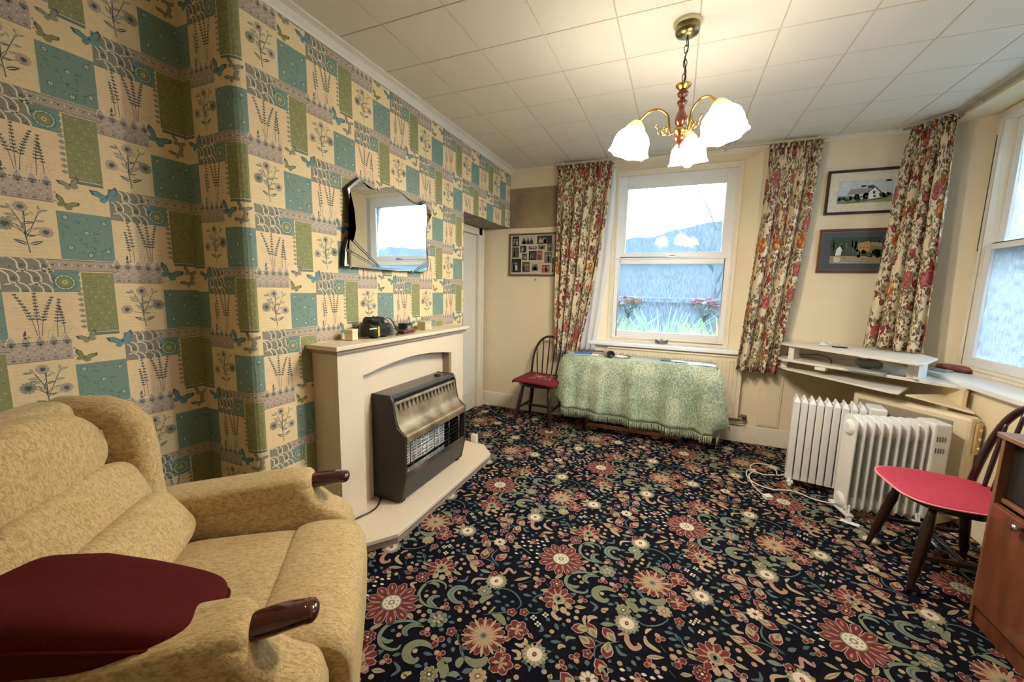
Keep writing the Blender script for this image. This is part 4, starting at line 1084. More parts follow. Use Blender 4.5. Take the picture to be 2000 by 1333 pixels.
# brown beads / wallet
t_ = empty('brown_wallet', (-1.635, 2.10, ZM), .1); tag(t_, 'flat dark red-brown wallet in front of the black cube box', 'wallet')
b = MB(); b.box(-.03, .03, -.065, .065, 0, .011); b.box(-.028, .028, -.06, .063, .012, .024); b.build('wallet_cover', mat('red_brown_leather', (96, 50, 34), .4, noise=.5, nscale=60), t_, bevel=.004)
b = MB(); b.puff((.01, .02, .027), (.03, .05, .008), e=.6, n=8); b.build('clasp', brass_b, t_)
b = MB(); b.box(-1.62, -1.60, 1.985, 2.02, ZM, ZM + .006); b.tube([(-1.625, 1.99, ZM + .004), (-1.645, 1.985, ZM + .05)], .003, 8)
tag(b.build('metal_clip', mat('dull_steel', (110, 106, 98), .4, .8)), 'small dull metal clip standing between the bag and the wallet', 'clip')
b = MB(); b.puff((-1.66, 2.24, ZM + .007), (.03, .03, .014), e=.9, n=8); tag(b.build('brass_button', mat('brass', (200, 160, 80), .25, 1)), 'tiny brass button by the black cube box on the mantel', 'button')

# ------------------------------------------------------------------ ceiling lamp
Cx, Cy = -.045, 2.2
lampw = mat('lamp_wood', (104, 52, 26), .25, noise=.3, nscale=12, coat=.5)
brass = mat('brass', (200, 160, 80), .25, 1); agedb = mat('aged_brass', (150, 138, 100), .25, 1); chainm = mat('chain_bronze', (62, 48, 38), .4, .7)
A = empty('ceiling_lamp', (Cx, Cy, H)); tag(A, 'three-arm brass and turned wood ceiling lamp with glowing frilled shades', 'lamp')
b = MB(); b.lathe([(.062, 0), (.062, -.006), (.056, -.012), (.055, -.04), (.05, -.052), (.03, -.062), (.012, -.066), (.0, -.066)], (0, 0, 0), 28); b.build('ceiling_rose', [agedb], A)
b = MB(); b.lathe([(.063, .0), (.064, -.01), (.056, -.016)], (0, 0, 0), 28); b.build('rose_plate', mat('rose_cream', (206, 196, 160), .5), A)
z = -.07; i = 0
while z > -.26:
    b = MB(); pts = []
    for k in range(16):
        a = 2 * pi * k / 16; u = .0085 * cos(a); v = .019 * sin(a); pts.append((u, 0, z - .016 + v) if i % 2 else (0, u, z - .016 + v))
    b.tube(pts, .0021, 6, closed=True); b.build('chain_link', chainm, A); z -= .0315; i += 1
b = MB(); b.tube(catmull([(.004, .0, -.064), (.008, .004, -.11), (-.004, .006, -.16), (.006, -.004, -.22), (.0, .0, -.27)], 6), .0032, 8); b.build('lamp_flex', black_pl, A)
b = MB(); b.lathe([(.004, -.262), (.006, -.272), (.036, -.276), (.034, -.282), (.02, -.296), (.012, -.302)], seg=24); b.build('canopy_cup', brass, A)
b = MB(); b.lathe([(.008, -.30), (.02, -.304), (.026, -.314), (.022, -.326), (.011, -.334), (.012, -.342), (.021, -.348), (.024, -.356), (.018, -.366), (.013, -.374), (.014, -.392), (.022, -.412), (.028, -.432), (.027, -.448), (.018, -.462), (.012, -.468)], seg=24); b.build('turned_column', lampw, A)
b = MB(); b.lathe([(.012, -.466), (.024, -.472), (.03, -.482), (.03, -.494), (.016, -.502), (.014, -.51)], seg=24); b.build('hub', brass, A)
b = MB(); b.lathe([(.014, -.508), (.025, -.514), (.027, -.524), (.018, -.536), (.01, -.545), (.006, -.556), (.003, -.57), (.0, -.572)], seg=20); b.build('finial', lampw, A)
shade = bpy.data.materials.new('glowing_frosted_glass'); shade.use_nodes = True; t = shade.node_tree; pb = t.nodes['Principled BSDF']
pb.inputs['Base Color'].default_value = (.9, .85, .75, 1); pb.inputs['Roughness'].default_value = .4
pb.inputs['Emission Color'].default_value = (1, .89, .745, 1); pb.inputs['Emission Strength'].default_value = SHADE_GLOW
bulbm = shade.copy(); bulbm.name = 'lit_bulb'; bulbm.node_tree.nodes['Principled BSDF'].inputs['Emission Strength'].default_value = BULB_GLOW
neck = bpy.data.materials.new('amber_glass_neck'); neck.use_nodes = True; pb = neck.node_tree.nodes['Principled BSDF']
pb.inputs['Base Color'].default_value = (.8, .55, .25, 1); pb.inputs['Roughness'].default_value = .3; pb.inputs['Emission Color'].default_value = (1, .58, .2, 1); pb.inputs['Emission Strength'].default_value = .75
for i, ang in enumerate((188, -40, 79)):
    a = radians(ang); M_ = RZ(a)
    arm = MB(); arm.tube([M_ @ v for v in catmull([(.02, 0, -.488), (.045, 0, -.492), (.052, 0, -.46), (.062, 0, -.41), (.105, 0, -.378), (.15, 0, -.385), (.185, 0, -.415), (.2, 0, -.432)], 7)], .0052, 10)
    ao = arm.build('arm', brass, A)
    sc = MB()
    for s_ in (1, -1): sc.tube([M_ @ Vector((v.x, v.y, v.z)) for v in catmull([(.03, 0, -.49), (.06, .0, -.502), (.085, .012 * s_, -.488), (.078, .012 * s_, -.466), (.062, .01 * s_, -.472), (.068, .008 * s_, -.484)], 5)], .0032, 8)
    sc.tube([M_ @ v for v in catmull([(.08, 0, -.495), (.1, 0, -.49), (.105, 0, -.468), (.118, 0, -.455), (.112, 0, -.446)], 4)], .003, 8)
    sc.build('scroll', brass, ao)
    cx_, cy_ = .205 * cos(a), .205 * sin(a)
    tilt = M_ @ RY(radians(-14))
    nb = MB(); nb.lathe([(.012, .012), (.022, .008), (.036, -.008), (.045, -.02), (.05, -.03), (.048, -.04)], (cx_, cy_, -.435), 24, M=tilt); nb.build('shade_neck', neck, A)
    sb = MB(); sb.lathe([(.048, -.036), (.064, -.046), (.079, -.064), (.087, -.088), (.088, -.112), (.087, -.128), (.096, -.146)], (cx_, cy_, -.435), 48, M=tilt, flute=lambda q, z_: (.07 if z_ < -.12 else .03) * cos(q * 8) * min(1, max(0, (-z_ - .04) / .09)))
    sb.build('lamp_shade', shade, A, merge=0)
    bb = MB(); bb.puff(tuple(Vector((cx_, cy_, -.435)) + tilt @ Vector((0, 0, -.128))), (.064, .064, .075), e=1, n=10); bb.build('light_bulb', bulbm, A)

# ------------------------------------------------------------------ pictures
wood_d = mat('dark_frame_wood', (62, 32, 22), .35, noise=.3, nscale=30, stretch=(1, 1, 6)); wood_r = mat('red_frame_wood', (112, 54, 30), .35, noise=.3, nscale=30)
wood_b = mat('brown_frame_wood', (104, 76, 44), .45)
def picture(x0_, x1_, z0_, z1_, fw, fm_, label, art, mount, yb_=YW - .003, dp=.018, name='framed_picture', cat='picture', y=None):
    t_ = empty(name, ((x0_ + x1_) / 2, yb_, z0_)); tag(t_, label, cat); w_ = x1_ - x0_; h_ = z1_ - z0_
    b_ = MB()
    o_ = [(-w_ / 2, 0), (w_ / 2, 0), (w_ / 2, h_), (-w_ / 2, h_)]; i_ = [(-w_ / 2 + fw, fw), (w_ / 2 - fw, fw), (w_ / 2 - fw, h_ - fw), (-w_ / 2 + fw, h_ - fw)]
    for k in range(4):
        j = (k + 1) % 4; b_.prism([(o_[k][0], -dp, o_[k][1]), (o_[j][0], -dp, o_[j][1]), (i_[j][0], -dp, i_[j][1]), (i_[k][0], -dp, i_[k][1])], (0, dp, 0))
    b_.build('frame', fm_, t_, bevel=.0015)
    b_ = MB(); b_.box(-w_ / 2 + fw * .8, w_ / 2 - fw * .8, -.009, -.002, fw * .8, h_ - fw * .8); b_.build('mount', mount, t_)
    Pt = Pat(); cols = art(Pt, w_, h_)
    V_ = []; F_ = []; I_ = []
    for pts, ly, ci in Pt.p:
        q = clip(pts, -w_ / 2 + fw, w_ / 2 - fw, fw, h_ - fw)
        if not q: continue
        i0 = len(V_); V_ += [(x, -.0095 - .00025 * ly, z) for x, z in q]; F_.append(tuple(range(i0, i0 + len(q)))[::-1]); I_.append(ci)
    me_ = bpy.data.meshes.new('artwork'); me_.from_pydata(V_, [], F_); me_.update()
    for c in cols: me_.materials.append(c)
    me_.polygons.foreach_set('material_index', I_)
    newobj('artwork', me_, t_)
    return t_
pm = lambda n, c, **k: mat('print_' + n, c, k.get('rough', .35), noise=k.get('noise', .12), nscale=k.get('ns', 60))
def farmhouse(P, w_, h_):
    cols = [pm('paper', (226, 220, 196)), pm('sky', (196, 206, 214)), pm('roof', (150, 152, 150)), pm('white', (230, 230, 226)), pm('foliage', (66, 82, 56)), pm('grass', (150, 156, 92)), pm('dark', (52, 52, 54)), pm('hill', (128, 138, 128)), pm('cloud', (214, 216, 216))]
    x0_, x1_, z0_, z1_ = -.18, .17, .085, .26; rn_ = random.Random(2)
    P.rect(x0_, x1_, z0_, z1_, 1, 1)
    for i in range(10): P.disc((x0_ + .03 + rn_.random() * .3, .2 + rn_.random() * .05), .02 + rn_.random() * .02, 2, 8, 9, sy=.35)
    P.rect(x0_, x1_, z0_, .145, 3, 7); P.poly([(x0_, z0_), (x1_, z0_), (x1_, .14), (x0_ + .1, .105)], 4, 5)
    P.poly([(-.12, .15), (.03, .15), (.02, .195), (-.1, .195)], 5, 2); P.rect(-.1, .03, .115, .15, 5, 3)
    P.poly([(.02, .11), (.09, .12), (.09, .16), (.055, .198), (.02, .165)], 6, 3); P.poly([(.018, .165), (.055, .2), (.092, .158), (.096, .164), (.055, .21), (.012, .168)], 7, 6)
    P.rect(.045, .06, .15, .172, 8, 6); P.rect(.05, .066, .125, .14, 8, 6); P.rect(.01, .05, .195, .215, 7, 6)
    for i in range(4): P.rect(-.09 + i * .03, -.078 + i * .03, .125, .14, 6, 6)
    P.poly([(.1, .12), (.135, .125), (.135, .15), (.118, .165), (.1, .15)], 6, 3)
    for i in range(46):
        x = x0_ + .01 + rn_.random() * .33; P.disc((x, .11 + rn_.random() * .03 + (x > 0) * .012), .006 + rn_.random() * .012, 5 if -.1 < x < .09 else 8, 4 if rn_.random() < .6 else 7, 7)
    P.poly([(x0_, z0_), (.1, .115), (x1_, .135), (x1_, .13), (.1, .108), (x0_ + .05, z0_)], 9, 4)
    return cols
def mill(P, w_, h_):
    cols = [pm('slate_mount', (70, 78, 84)), pm('woods', (52, 66, 50)), pm('leaf', (96, 112, 74)), pm('mill_wall', (178, 138, 92)), pm('white', (230, 230, 226)), pm('water', (150, 140, 118)), pm('dark', (40, 40, 38)), pm('gold', (176, 140, 84)), pm('bush', (120, 116, 50)), pm('pale_water', (196, 200, 190))]
    x0_, x1_, z0_, z1_ = -.17, .16, .075, .285; rn_ = random.Random(4)
    a, c = -w_ / 2 + .02, w_ / 2 - .02
    for r_ in ((a, c, .0225, .0245), (a, c, h_ - .0245, h_ - .0225)): P.rect(*r_, 1, 7)
    P.rect(a, a + .002, .0225, h_ - .0225, 1, 7); P.rect(c - .002, c, .0225, h_ - .0225, 1, 7)
    P.rect(x0_, x1_, z0_, z1_, 1, 1); P.rect(x0_, x1_, z0_, .135, 2, 5)
    for i in range(80): x = x0_ + rn_.random() * .33; P.leaf((x, .15 + rn_.random() * .12), (x + .004, .18 + rn_.random() * .1), .012, 3, [2, 1, 6][i % 3])
    P.poly([(.01, .165), (.085, .16), (.085, .232), (.01, .218)], 5, 3); P.poly([(.0, .216), (.085, .234), (.078, .252), (.012, .238)], 6, 7); P.poly([(.085, .16), (.16, .17), (.16, .215), (.085, .222)], 5, 8); P.poly([(.083, .218), (.16, .208), (.16, .235), (.09, .245)], 6, 5)
    for i in range(3): P.rect(.022 + i * .021, .03 + i * .021, .196, .206, 7, 6)
    P.poly([(-.135, .14), (-.1, .14), (-.095, .19), (-.112, .215), (-.132, .19)], 5, 4); P.disc((-.12, .11), .026, 5, 9, 8, sy=1.1)
    for i in range(60): x = .0 + rn_.random() * .16; P.disc((x, .13 + rn_.random() * .05), .005 + rn_.random() * .009, 7, [8, 1, 2, 6][i % 4], 6)
    for i in range(14): z = .08 + i * .004; x = -.16 + rn_.random() * .2; P.rect(x, min(.16, x + .05 + rn_.random() * .08), z, z + .0018, 6, [9, 8, 6, 3][i % 4])
    P.poly([(x0_, .13), (x1_, .12), (x1_, .128), (x0_, .138)], 7, 7)
    return cols
def collage(P, w_, h_):
    cols = [pm('board', (200, 192, 170)), pm('photo_dark', (54, 50, 46), noise=.5, ns=90), pm('photo_grey', (128, 124, 116), noise=.5, ns=90), pm('photo_light', (188, 184, 170), noise=.2), pm('photo_red', (170, 78, 52), noise=.3), pm('photo_brown', (96, 84, 58), noise=.3), pm('photo_border', (222, 216, 200)), pm('photo_green', (120, 124, 92), noise=.3)]
    # u,v boxes traced from the frame (0..1)
    Bx = [(.03, .72, .19, .98, 1), (.23, .74, .56, .98, 3), (.6, .77, .93, .98, 1), (.22, .56, .36, .73, 1), (.41, .63, .6, .72, 2), (.63, .63, .78, .75, 7), (.83, .58, .95, .77, 2), (.03, .43, .19, .70, 5), (.42, .36, .6, .6, 1), (.61, .36, .73, .6, 4), (.27, .37, .38, .53, 1), (.77, .28, .94, .57, 2), (.02, .04, .25, .40, 1), (.27, .05, .45, .32, 5), (.47, .05, .7, .32, 3), (.72, .04, .9, .24, 4), (.95, .05, .985, .42, 1)]
    rn_ = random.Random(9); a = -w_ / 2 + .02; wu = w_ - .04; hv = h_ - .04
    for u0_, v0_, u1_, v1_, c in Bx:
        X0, X1, Z0, Z1 = a + u0_ * wu, a + u1_ * wu, .02 + v0_ * hv, .02 + v1_ * hv
        P.rect(X0 - .003, X1 + .003, Z0 - .003, Z1 + .003, 1, 6); P.rect(X0, X1, Z0, Z1, 2, c)
        for i in range(4):
            x = X0 + (X1 - X0) * (.2 + .6 * rn_.random()); z = Z0 + (Z1 - Z0) * .15; r_ = (X1 - X0) * .12
            Q = [(x - r_, z), (x + r_, z), (x + r_ * .7, z + (Z1 - Z0) * .4), (x - r_ * .7, z + (Z1 - Z0) * .4)]
            P.poly(clip(Q, X0, X1, Z0, Z1) or Q, 3, 3 if c == 1 else 1 if c in (3, 7) else 2); P.disc((x, min(Z1 - r_, z + (Z1 - Z0) * .52)), min(r_ * .8, .009), 4, 3 if c != 3 else 1, 7)
    return cols
picture(1.066, 1.585, 2.035, 2.381, .02, wood_d, 'dark-framed watercolour of a white farmhouse, upper of the two on the right', farmhouse, pm('paper', (226, 220, 196)))
picture(1.06, 1.57, 1.567, 1.92, .017, wood_r, 'red-brown framed picture of a mill by water with slate mount, hanging lower', mill, pm('slate_mount', (70, 78, 84)))
picture(-1.755, -1.21, 1.52, 1.975, .018, wood_b, 'brown-framed collage of old family photographs left of the floral curtain', collage, pm('board', (200, 192, 170)), name='photo_collage', cat='photo frame')
# blurred print: flat muted panel
b = MB(); b.box(-1.755, -1.205, YW - .008, YW - .001, 2.035, 2.45)
bp = mat('muted_print', (164, 142, 104), .7, noise=.3, nscale=3.2, rgb2=(120, 108, 92)); o = b.build('unframed_print', bp); tag(o, 'plain muted brown unframed print above the photo collage', 'print')
b = MB(); b.tube([(-1.44, YW, 1.475), (-1.44, YW - .02, 1.478)], .003, 6); b.tube([(-1.44, YW - .02, 1.478), (-1.44, YW - .02, 1.49)], .003, 6)
tag(b.build('wall_hook', chainm), 'tiny dark hook in the wall under the photo collage', 'hook')

# ------------------------------------------------------------------ curtains
def curtain_mat():
    M = bpy.data.materials.new('floral_chintz'); M.use_nodes = True; t = M.node_tree; L_ = t.links; pb_ = t.nodes['Principled BSDF']
    pb_.inputs['Roughness'].default_value = .8; pb_.inputs['Specular IOR Level'].default_value = .2
    uv = t.nodes.new('ShaderNodeTexCoord').outputs['UV']
    def N(ty, **k):
        n = t.nodes.new(ty)
        for a, v in k.items(): setattr(n, a, v)
        return n
    ns = N('ShaderNodeTexNoise'); ns.inputs['Scale'].default_value = 22; ns.inputs['Detail'].default_value = 3; L_.new(uv, ns.inputs['Vector'])
    sub = N('ShaderNodeVectorMath', operation='SUBTRACT'); L_.new(ns.outputs['Color'], sub.inputs[0]); sub.inputs[1].default_value = (.5, .5, .5)
    scl = N('ShaderNodeVectorMath', operation='SCALE'); L_.new(sub.outputs[0], scl.inputs[0]); scl.inputs['Scale'].default_value = .05
    add = N('ShaderNodeVectorMath', operation='ADD'); L_.new(uv, add.inputs[0]); L_.new(scl.outputs[0], add.inputs[1]); wuv = add.outputs[0]
    cur = None
    def ramp(inp, stops, interp='CONSTANT'):
        r = N('ShaderNodeValToRGB'); r.color_ramp.interpolation = interp; L_.new(inp, r.inputs[0]); el = r.color_ramp.elements
        el[0].position = stops[0][0]; el[0].color = srgb(*stops[0][1]); el[1].position = stops[1][0]; el[1].color = srgb(*stops[1][1])
        for p_, c_ in stops[2:]: q_ = el.new(p_); q_.color = srgb(*c_)
        return r.outputs[0]
    def vor(scale, vec=None, rnd=1.0, off=(0, 0, 0)):
        mp2 = N('ShaderNodeMapping'); mp2.inputs['Location'].default_value = off; L_.new(vec or wuv, mp2.inputs[0])
        v = N('ShaderNodeTexVoronoi'); v.inputs['Scale'].default_value = scale; v.inputs['Randomness'].default_value = rnd; L_.new(mp2.outputs[0], v.inputs['Vector']); return v
    def cond(inp, thr, lt=True):
        m_ = N('ShaderNodeMath', operation='LESS_THAN' if lt else 'GREATER_THAN'); L_.new(inp, m_.inputs[0]); m_.inputs[1].default_value = thr; return m_.outputs[0]
    def mul(a, c):
        m_ = N('ShaderNodeMath', operation='MULTIPLY'); L_.new(a, m_.inputs[0]); L_.new(c, m_.inputs[1]); return m_.outputs[0]
    def mix(fac, a, bcol):
        m_ = N('ShaderNodeMix', data_type='RGBA'); L_.new(fac, m_.inputs['Factor']); L_.new(a, m_.inputs['A']); L_.new(bcol, m_.inputs['B']); return m_.outputs['Result']
    base = N('ShaderNodeRGB'); base.outputs[0].default_value = srgb(228, 214, 180); cur = base.outputs[0]
    # density mask of the sprays
    dn = N('ShaderNodeTexNoise'); dn.inputs['Scale'].default_value = 5; dn.inputs['Detail'].default_value = 1; L_.new(uv, dn.inputs['Vector'])
    dense = cond(dn.outputs[0], .40, False)
    # leaves
    for (sc_, th_, off_, c1, c2) in ((24, .42, (0, 0, 0), (122, 118, 90), (156, 148, 116)), (30, .38, (3.1, 1.7, 0), (92, 84, 68), (132, 104, 78)), (40, .36, (7.7, 2.3, 0), (160, 148, 120), (112, 70, 62))):
        v = vor(sc_, off=off_); c_ = ramp(v.outputs['Color'], [(0, c1), (.5, c2)])
        cur = mix(mul(cond(v.outputs['Distance'], th_), dense), cur, c_)
    # small blooms
    v = vor(13, off=(1.3, 5.2, 0)); sep = N('ShaderNodeSeparateColor'); L_.new(v.outputs['Color'], sep.inputs[0])
    cc = ramp(v.outputs['Distance'], [(0, (226, 186, 150)), (.08, (128, 50, 52)), (.18, (168, 92, 84)), (.25, (112, 44, 44))])
    cur = mix(mul(cond(v.outputs['Distance'], .36), cond(sep.outputs[0], .5)), cur, cc)
    # large roses
    v = vor(5.2, rnd=.8, off=(.4, .2, 0)); v2 = vor(24, off=(.9, .1, 0))
    rose = ramp(v2.outputs['Distance'], [(0, (222, 160, 146)), (.2, (196, 116, 108)), (.36, (160, 76, 74)), (.5, (128, 54, 54))])
    ringc = ramp(v.outputs['Distance'], [(0, (120, 42, 50)), (.05, (210, 142, 134)), (.09, (146, 62, 66)), (.14, (206, 132, 124)), (.19, (164, 78, 78)), (.25, (210, 142, 132)), (.31, (150, 70, 70))])
    mh = N('ShaderNodeRGB'); hf = N('ShaderNodeValue'); hf.outputs[0].default_value = .55; rose = mix(hf.outputs[0], rose, ringc)
    sep2 = N('ShaderNodeSeparateColor'); L_.new(v.outputs['Color'], sep2.inputs[0])
    yel = ramp(v2.outputs['Distance'], [(0, (232, 204, 140)), (.25, (206, 150, 84)), (.5, (170, 96, 60))])
    rose = mix(cond(sep2.outputs[1], .28), rose, yel)
    cur = mix(mul(cond(v.outputs['Distance'], .36), cond(sep2.outputs[0], .8)), cur, rose)
    L_.new(cur, pb_.inputs['Base Color'])
    # some light passes through the cloth
    tl = N('ShaderNodeBsdfTranslucent'); L_.new(cur, tl.inputs[0]); mx = N('ShaderNodeMixShader'); mx.inputs[0].default_value = .18
    out = t.nodes['Material Output']; L_.new(pb_.outputs[0], mx.inputs[1]); L_.new(tl.outputs[0], mx.inputs[2]); L_.new(mx.outputs[0], out.inputs[0])
    return M
chintz = curtain_mat()
def curtain(name, label, cat, top, bot, zt_, zb_, nf, depth, m_, seed=0, mid=None, cloth_w=1.5, head=True, thick=.003, uoff=0, hem_tilt=0):
    """top, bot: ((x,y),(x,y)) ends of the heading and of the hem"""
    rn_ = random.Random(seed); t_ = empty(name, (top[0][0], top[0][1], zb_)); tag(t_, label, cat, )
    O_ = Vector(t_.location); nu, nv = nf * 14, 46
    ph = [rn_.random() * 6.28 for _ in range(4)]
    bm_ = bmesh.new(); uvl = bm_.loops.layers.uv.new('uv'); G_ = []
    for j in range(nv + 1):
        v = j / nv; z = zt_ + (zb_ - zt_) * v; row = []
        e_ = v ** 1.15
        if mid: e_ = v ** mid
        a = Vector(top[0]).lerp(Vector(bot[0]), e_); c = Vector(top[1]).lerp(Vector(bot[1]), e_)
        d_ = c - a; n_ = Vector((-d_.y, d_.x)).normalized()
        for i in range(nu + 1):
            u = i / nu
            amp = depth * (.35 + .65 * min(1, v * 3)) * (1 + .25 * sin(u * 9 + ph[2]))
            q = 2 * pi * nf * (u + .012 * sin(v * 5 + ph[0] + u * 8)) + ph[1]
            off = amp * (sin(q) + .28 * sin(2 * q + ph[3] + v * 2))
            if head and v < .06: off = .5 * depth * sin(2 * pi * nf * 2.2 * u) + .012 * (1 - v / .06)
            p = a + d_ * (u + .25 / nf * sin(q + 1.2) * min(1, v * 3) * .5) + n_ * off
            row.append((bm_.verts.new(Vector((p.x, p.y, z + hem_tilt * (u - .5) * v + .006 * sin(q) * (v > .97))) - O_), u * cloth_w + uoff, v * (zt_ - zb_)))
        G_.append(row)
    for j in range(nv):
        for i in range(nu):
            q = [G_[j][i], G_[j + 1][i], G_[j + 1][i + 1], G_[j][i + 1]]; f = bm_.faces.new([x[0] for x in q]); f.smooth = True
            for l, x in zip(f.loops, q): l[uvl].uv = (x[1], x[2])
    me_ = bpy.data.meshes.new('drape'); bm_.to_mesh(me_); bm_.free(); me_.materials.append(m_)
    o = newobj('drape', me_, t_); q = o.modifiers.new('s', 'SOLIDIFY'); q.thickness = thick; q.offset = 0
    if head:
        b_ = MB(); a = Vector(top[0]); c = Vector(top[1]); d_ = c - a; n_ = Vector((-d_.y, d_.x)).normalized(); rows = []
        for j, (zz, k_) in enumerate(((zt_ + .03, 1.3), (zt_ + .012, 1.05), (zt_ - .01, .8))):
            r_ = []
            for i in range(nf * 16 + 1):
                u = i / (nf * 16); p = a + d_ * (u * 1.03 - .015) + n_ * (.022 * k_ * sin(2 * pi * nf * 2.6 * u + j * .2)); r_.append(Vector((p.x, p.y, zz)) - O_)
            rows.append(r_)
        bm2 = b_.b; uvl = bm2.loops.layers.uv.new('uv'); VV = [[bm2.verts.new(p) for p in r_] for r_ in rows]
        for j in range(2):
            for i in range(len(rows[0]) - 1):
                f = bm2.faces.new([VV[j][i], VV[j + 1][i], VV[j + 1][i + 1], VV[j][i + 1]]); f.smooth = True
                for l, (jj, ii) in zip(f.loops, ((j, i), (j + 1, i), (j + 1, i + 1), (j, i + 1))): l[uvl].uv = (ii / len(rows[0]) * cloth_w, -jj * .02)
        b_.build('gathered_heading', m_, t_, solid=.002, merge=0)
    return t_
curtain('floral_curtain', 'floral curtain hanging left of the back window, behind the dark chair', 'curtain', ((-1.20, 4.0), (-.66, 4.0)), ((-1.16, 3.985), (-.93, 4.0)), 2.585, .70, 5, .034, chintz, 1, mid=1.7, uoff=0)
curtain('floral_curtain', 'floral curtain hanging on the right-hand side of the back window above the table', 'curtain', ((.625, 4.0), (.985, 4.0)), ((.52, 3.97), (.83, 3.98)), 2.585, .70, 4, .034, chintz, 2, mid=1.2, uoff=2.3, cloth_w=1.3)
curtain('floral_curtain', 'floral curtain in the right corner bunched on the white desk shelf', 'curtain', ((1.50, 3.97), (1.665, 3.76)), ((1.40, 3.92), (1.665, 3.70)), 2.59, .985, 4, .036, chintz, 3, mid=1.1, uoff=4.9, cloth_w=1.3)
net = bpy.data.materials.new('white_net'); net.use_nodes = True; t = net.node_tree
pb = t.nodes['Principled BSDF']; pb.inputs['Base Color'].default_value = (.9, .9, .92, 1); pb.inputs['Roughness'].default_value = .9
tr = t.nodes.new('ShaderNodeBsdfTransparent'); tl = t.nodes.new('ShaderNodeBsdfTranslucent'); tl.inputs[0].default_value = (.9, .92, .95, 1); m1 = t.nodes.new('ShaderNodeMixShader'); m2 = t.nodes.new('ShaderNodeMixShader')
m1.inputs[0].default_value = .5; m2.inputs[0].default_value = .22
t.links.new(pb.outputs[0], m1.inputs[1]); t.links.new(tl.outputs[0], m1.inputs[2]); t.links.new(m1.outputs[0], m2.inputs[1]); t.links.new(tr.outputs[0], m2.inputs[2]); t.links.new(m2.outputs[0], t.nodes['Material Output'].inputs[0])
curtain('net_curtain', 'plain white net curtain drawn back behind the left floral curtain', 'curtain', ((-.92, 4.055), (-.63, 4.055)), ((-.98, 4.03), (-.76, 4.045)), 2.57, .765, 4, .012, net, 4, mid=1.9, head=False, thick=.001)
rail = mat('rail_cream', (196, 188, 160), .4)
t_ = empty('curtain_rail', (0, 4.0, 2.62)); tag(t_, 'cream curtain rail under the ceiling over the back window', 'curtain rail')
b = MB(); b.box(-1.22, 1.02, -.012, .008, -.008, .01); b.build('rail', rail, t_)
for x in (-1.15, -.4, .3, .95): b = MB(); b.box(x - .01, x + .01, -.008, .09, .0, .022); b.build('rail_bracket', rail, t_)
t_ = empty('curtain_rail', (1.67, 3.0, 2.62)); tag(t_, 'cream curtain rail under the ceiling over the right-hand window', 'curtain rail')
b = MB(); b.tube(catmull([(-.2, 1.0, 0), (-.1, .93, 0), (-.01, .8, 0), (0, .5, 0), (0, -1.2, 0)], 6), .009, 8); b.build('rail', mat('rail_grey', (150, 146, 130), .4), t_)
for y in (.6, 0, -.6): b = MB(); b.box(-.008, .03, y - .01, y + .01, -.004, .02); b.build('rail_bracket', rail, t_)

# ------------------------------------------------------------------ armchair
def chenille():
    M = bpy.data.materials.new('gold_beige_chenille'); M.use_nodes = True; t = M.node_tree; L_ = t.links; p_ = t.nodes['Principled BSDF']
    p_.inputs['Roughness'].default_value = .85; p_.inputs['Specular IOR Level'].default_value = .2; p_.inputs['Sheen Weight'].default_value = .35; p_.inputs['Sheen Tint'].default_value = (.9, .8, .55, 1)
    tc_ = t.nodes.new('ShaderNodeTexCoord'); mp2 = t.nodes.new('ShaderNodeMapping'); mp2.inputs['Scale'].default_value = (55, 190, 90); L_.new(tc_.outputs['Object'], mp2.inputs[0])
    n = t.nodes.new('ShaderNodeTexNoise'); n.inputs['Scale'].default_value = 1; n.inputs['Detail'].default_value = 4; n.inputs['Distortion'].default_value = 1.2; L_.new(mp2.outputs[0], n.inputs['Vector'])
    r = t.nodes.new('ShaderNodeValToRGB'); e_ = r.color_ramp.elements; e_[0].position = .36; e_[0].color = srgb(170, 140, 92); e_[1].position = .60; e_[1].color = srgb(208, 182, 134); L_.new(n.outputs[0], r.inputs[0])
    n2 = t.nodes.new('ShaderNodeTexNoise'); n2.inputs['Scale'].default_value = 3.5; L_.new(tc_.outputs['Object'], n2.inputs['Vector'])
    mx = t.nodes.new('ShaderNodeMix'); mx.data_type = 'RGBA'; mx.blend_type = 'MULTIPLY'; mr_ = t.nodes.new('ShaderNodeMapRange'); mr_.inputs['From Min'].default_value = .4; mr_.inputs['From Max'].default_value = .75; mr_.inputs['To Max'].default_value = .3
    L_.new(n2.outputs[0], mr_.inputs[0]); L_.new(mr_.outputs[0], mx.inputs['Factor']); L_.new(r.outputs[0], mx.inputs['A']); mx.inputs['B'].default_value = (.8, .66, .42, 1)
    L_.new(mx.outputs['Result'], p_.inputs['Base Color'])
    bn = t.nodes.new('ShaderNodeBump'); bn.inputs['Strength'].default_value = .35; bn.inputs['Distance'].default_value = .004; L_.new(n.outputs[0], bn.inputs['Height']); L_.new(bn.outputs[0], p_.inputs['Normal'])
    return M
chn = chenille(); mahog = mat('mahogany_gloss', (70, 18, 16), .12, noise=.3, nscale=14, coat=1, stretch=(1, 6, 6))
AC = empty('armchair', (-1.07, .783, 0), atan2(.636, .772)); tag(AC, 'gold-beige winged recliner armchair with mahogany arm ends', 'armchair')
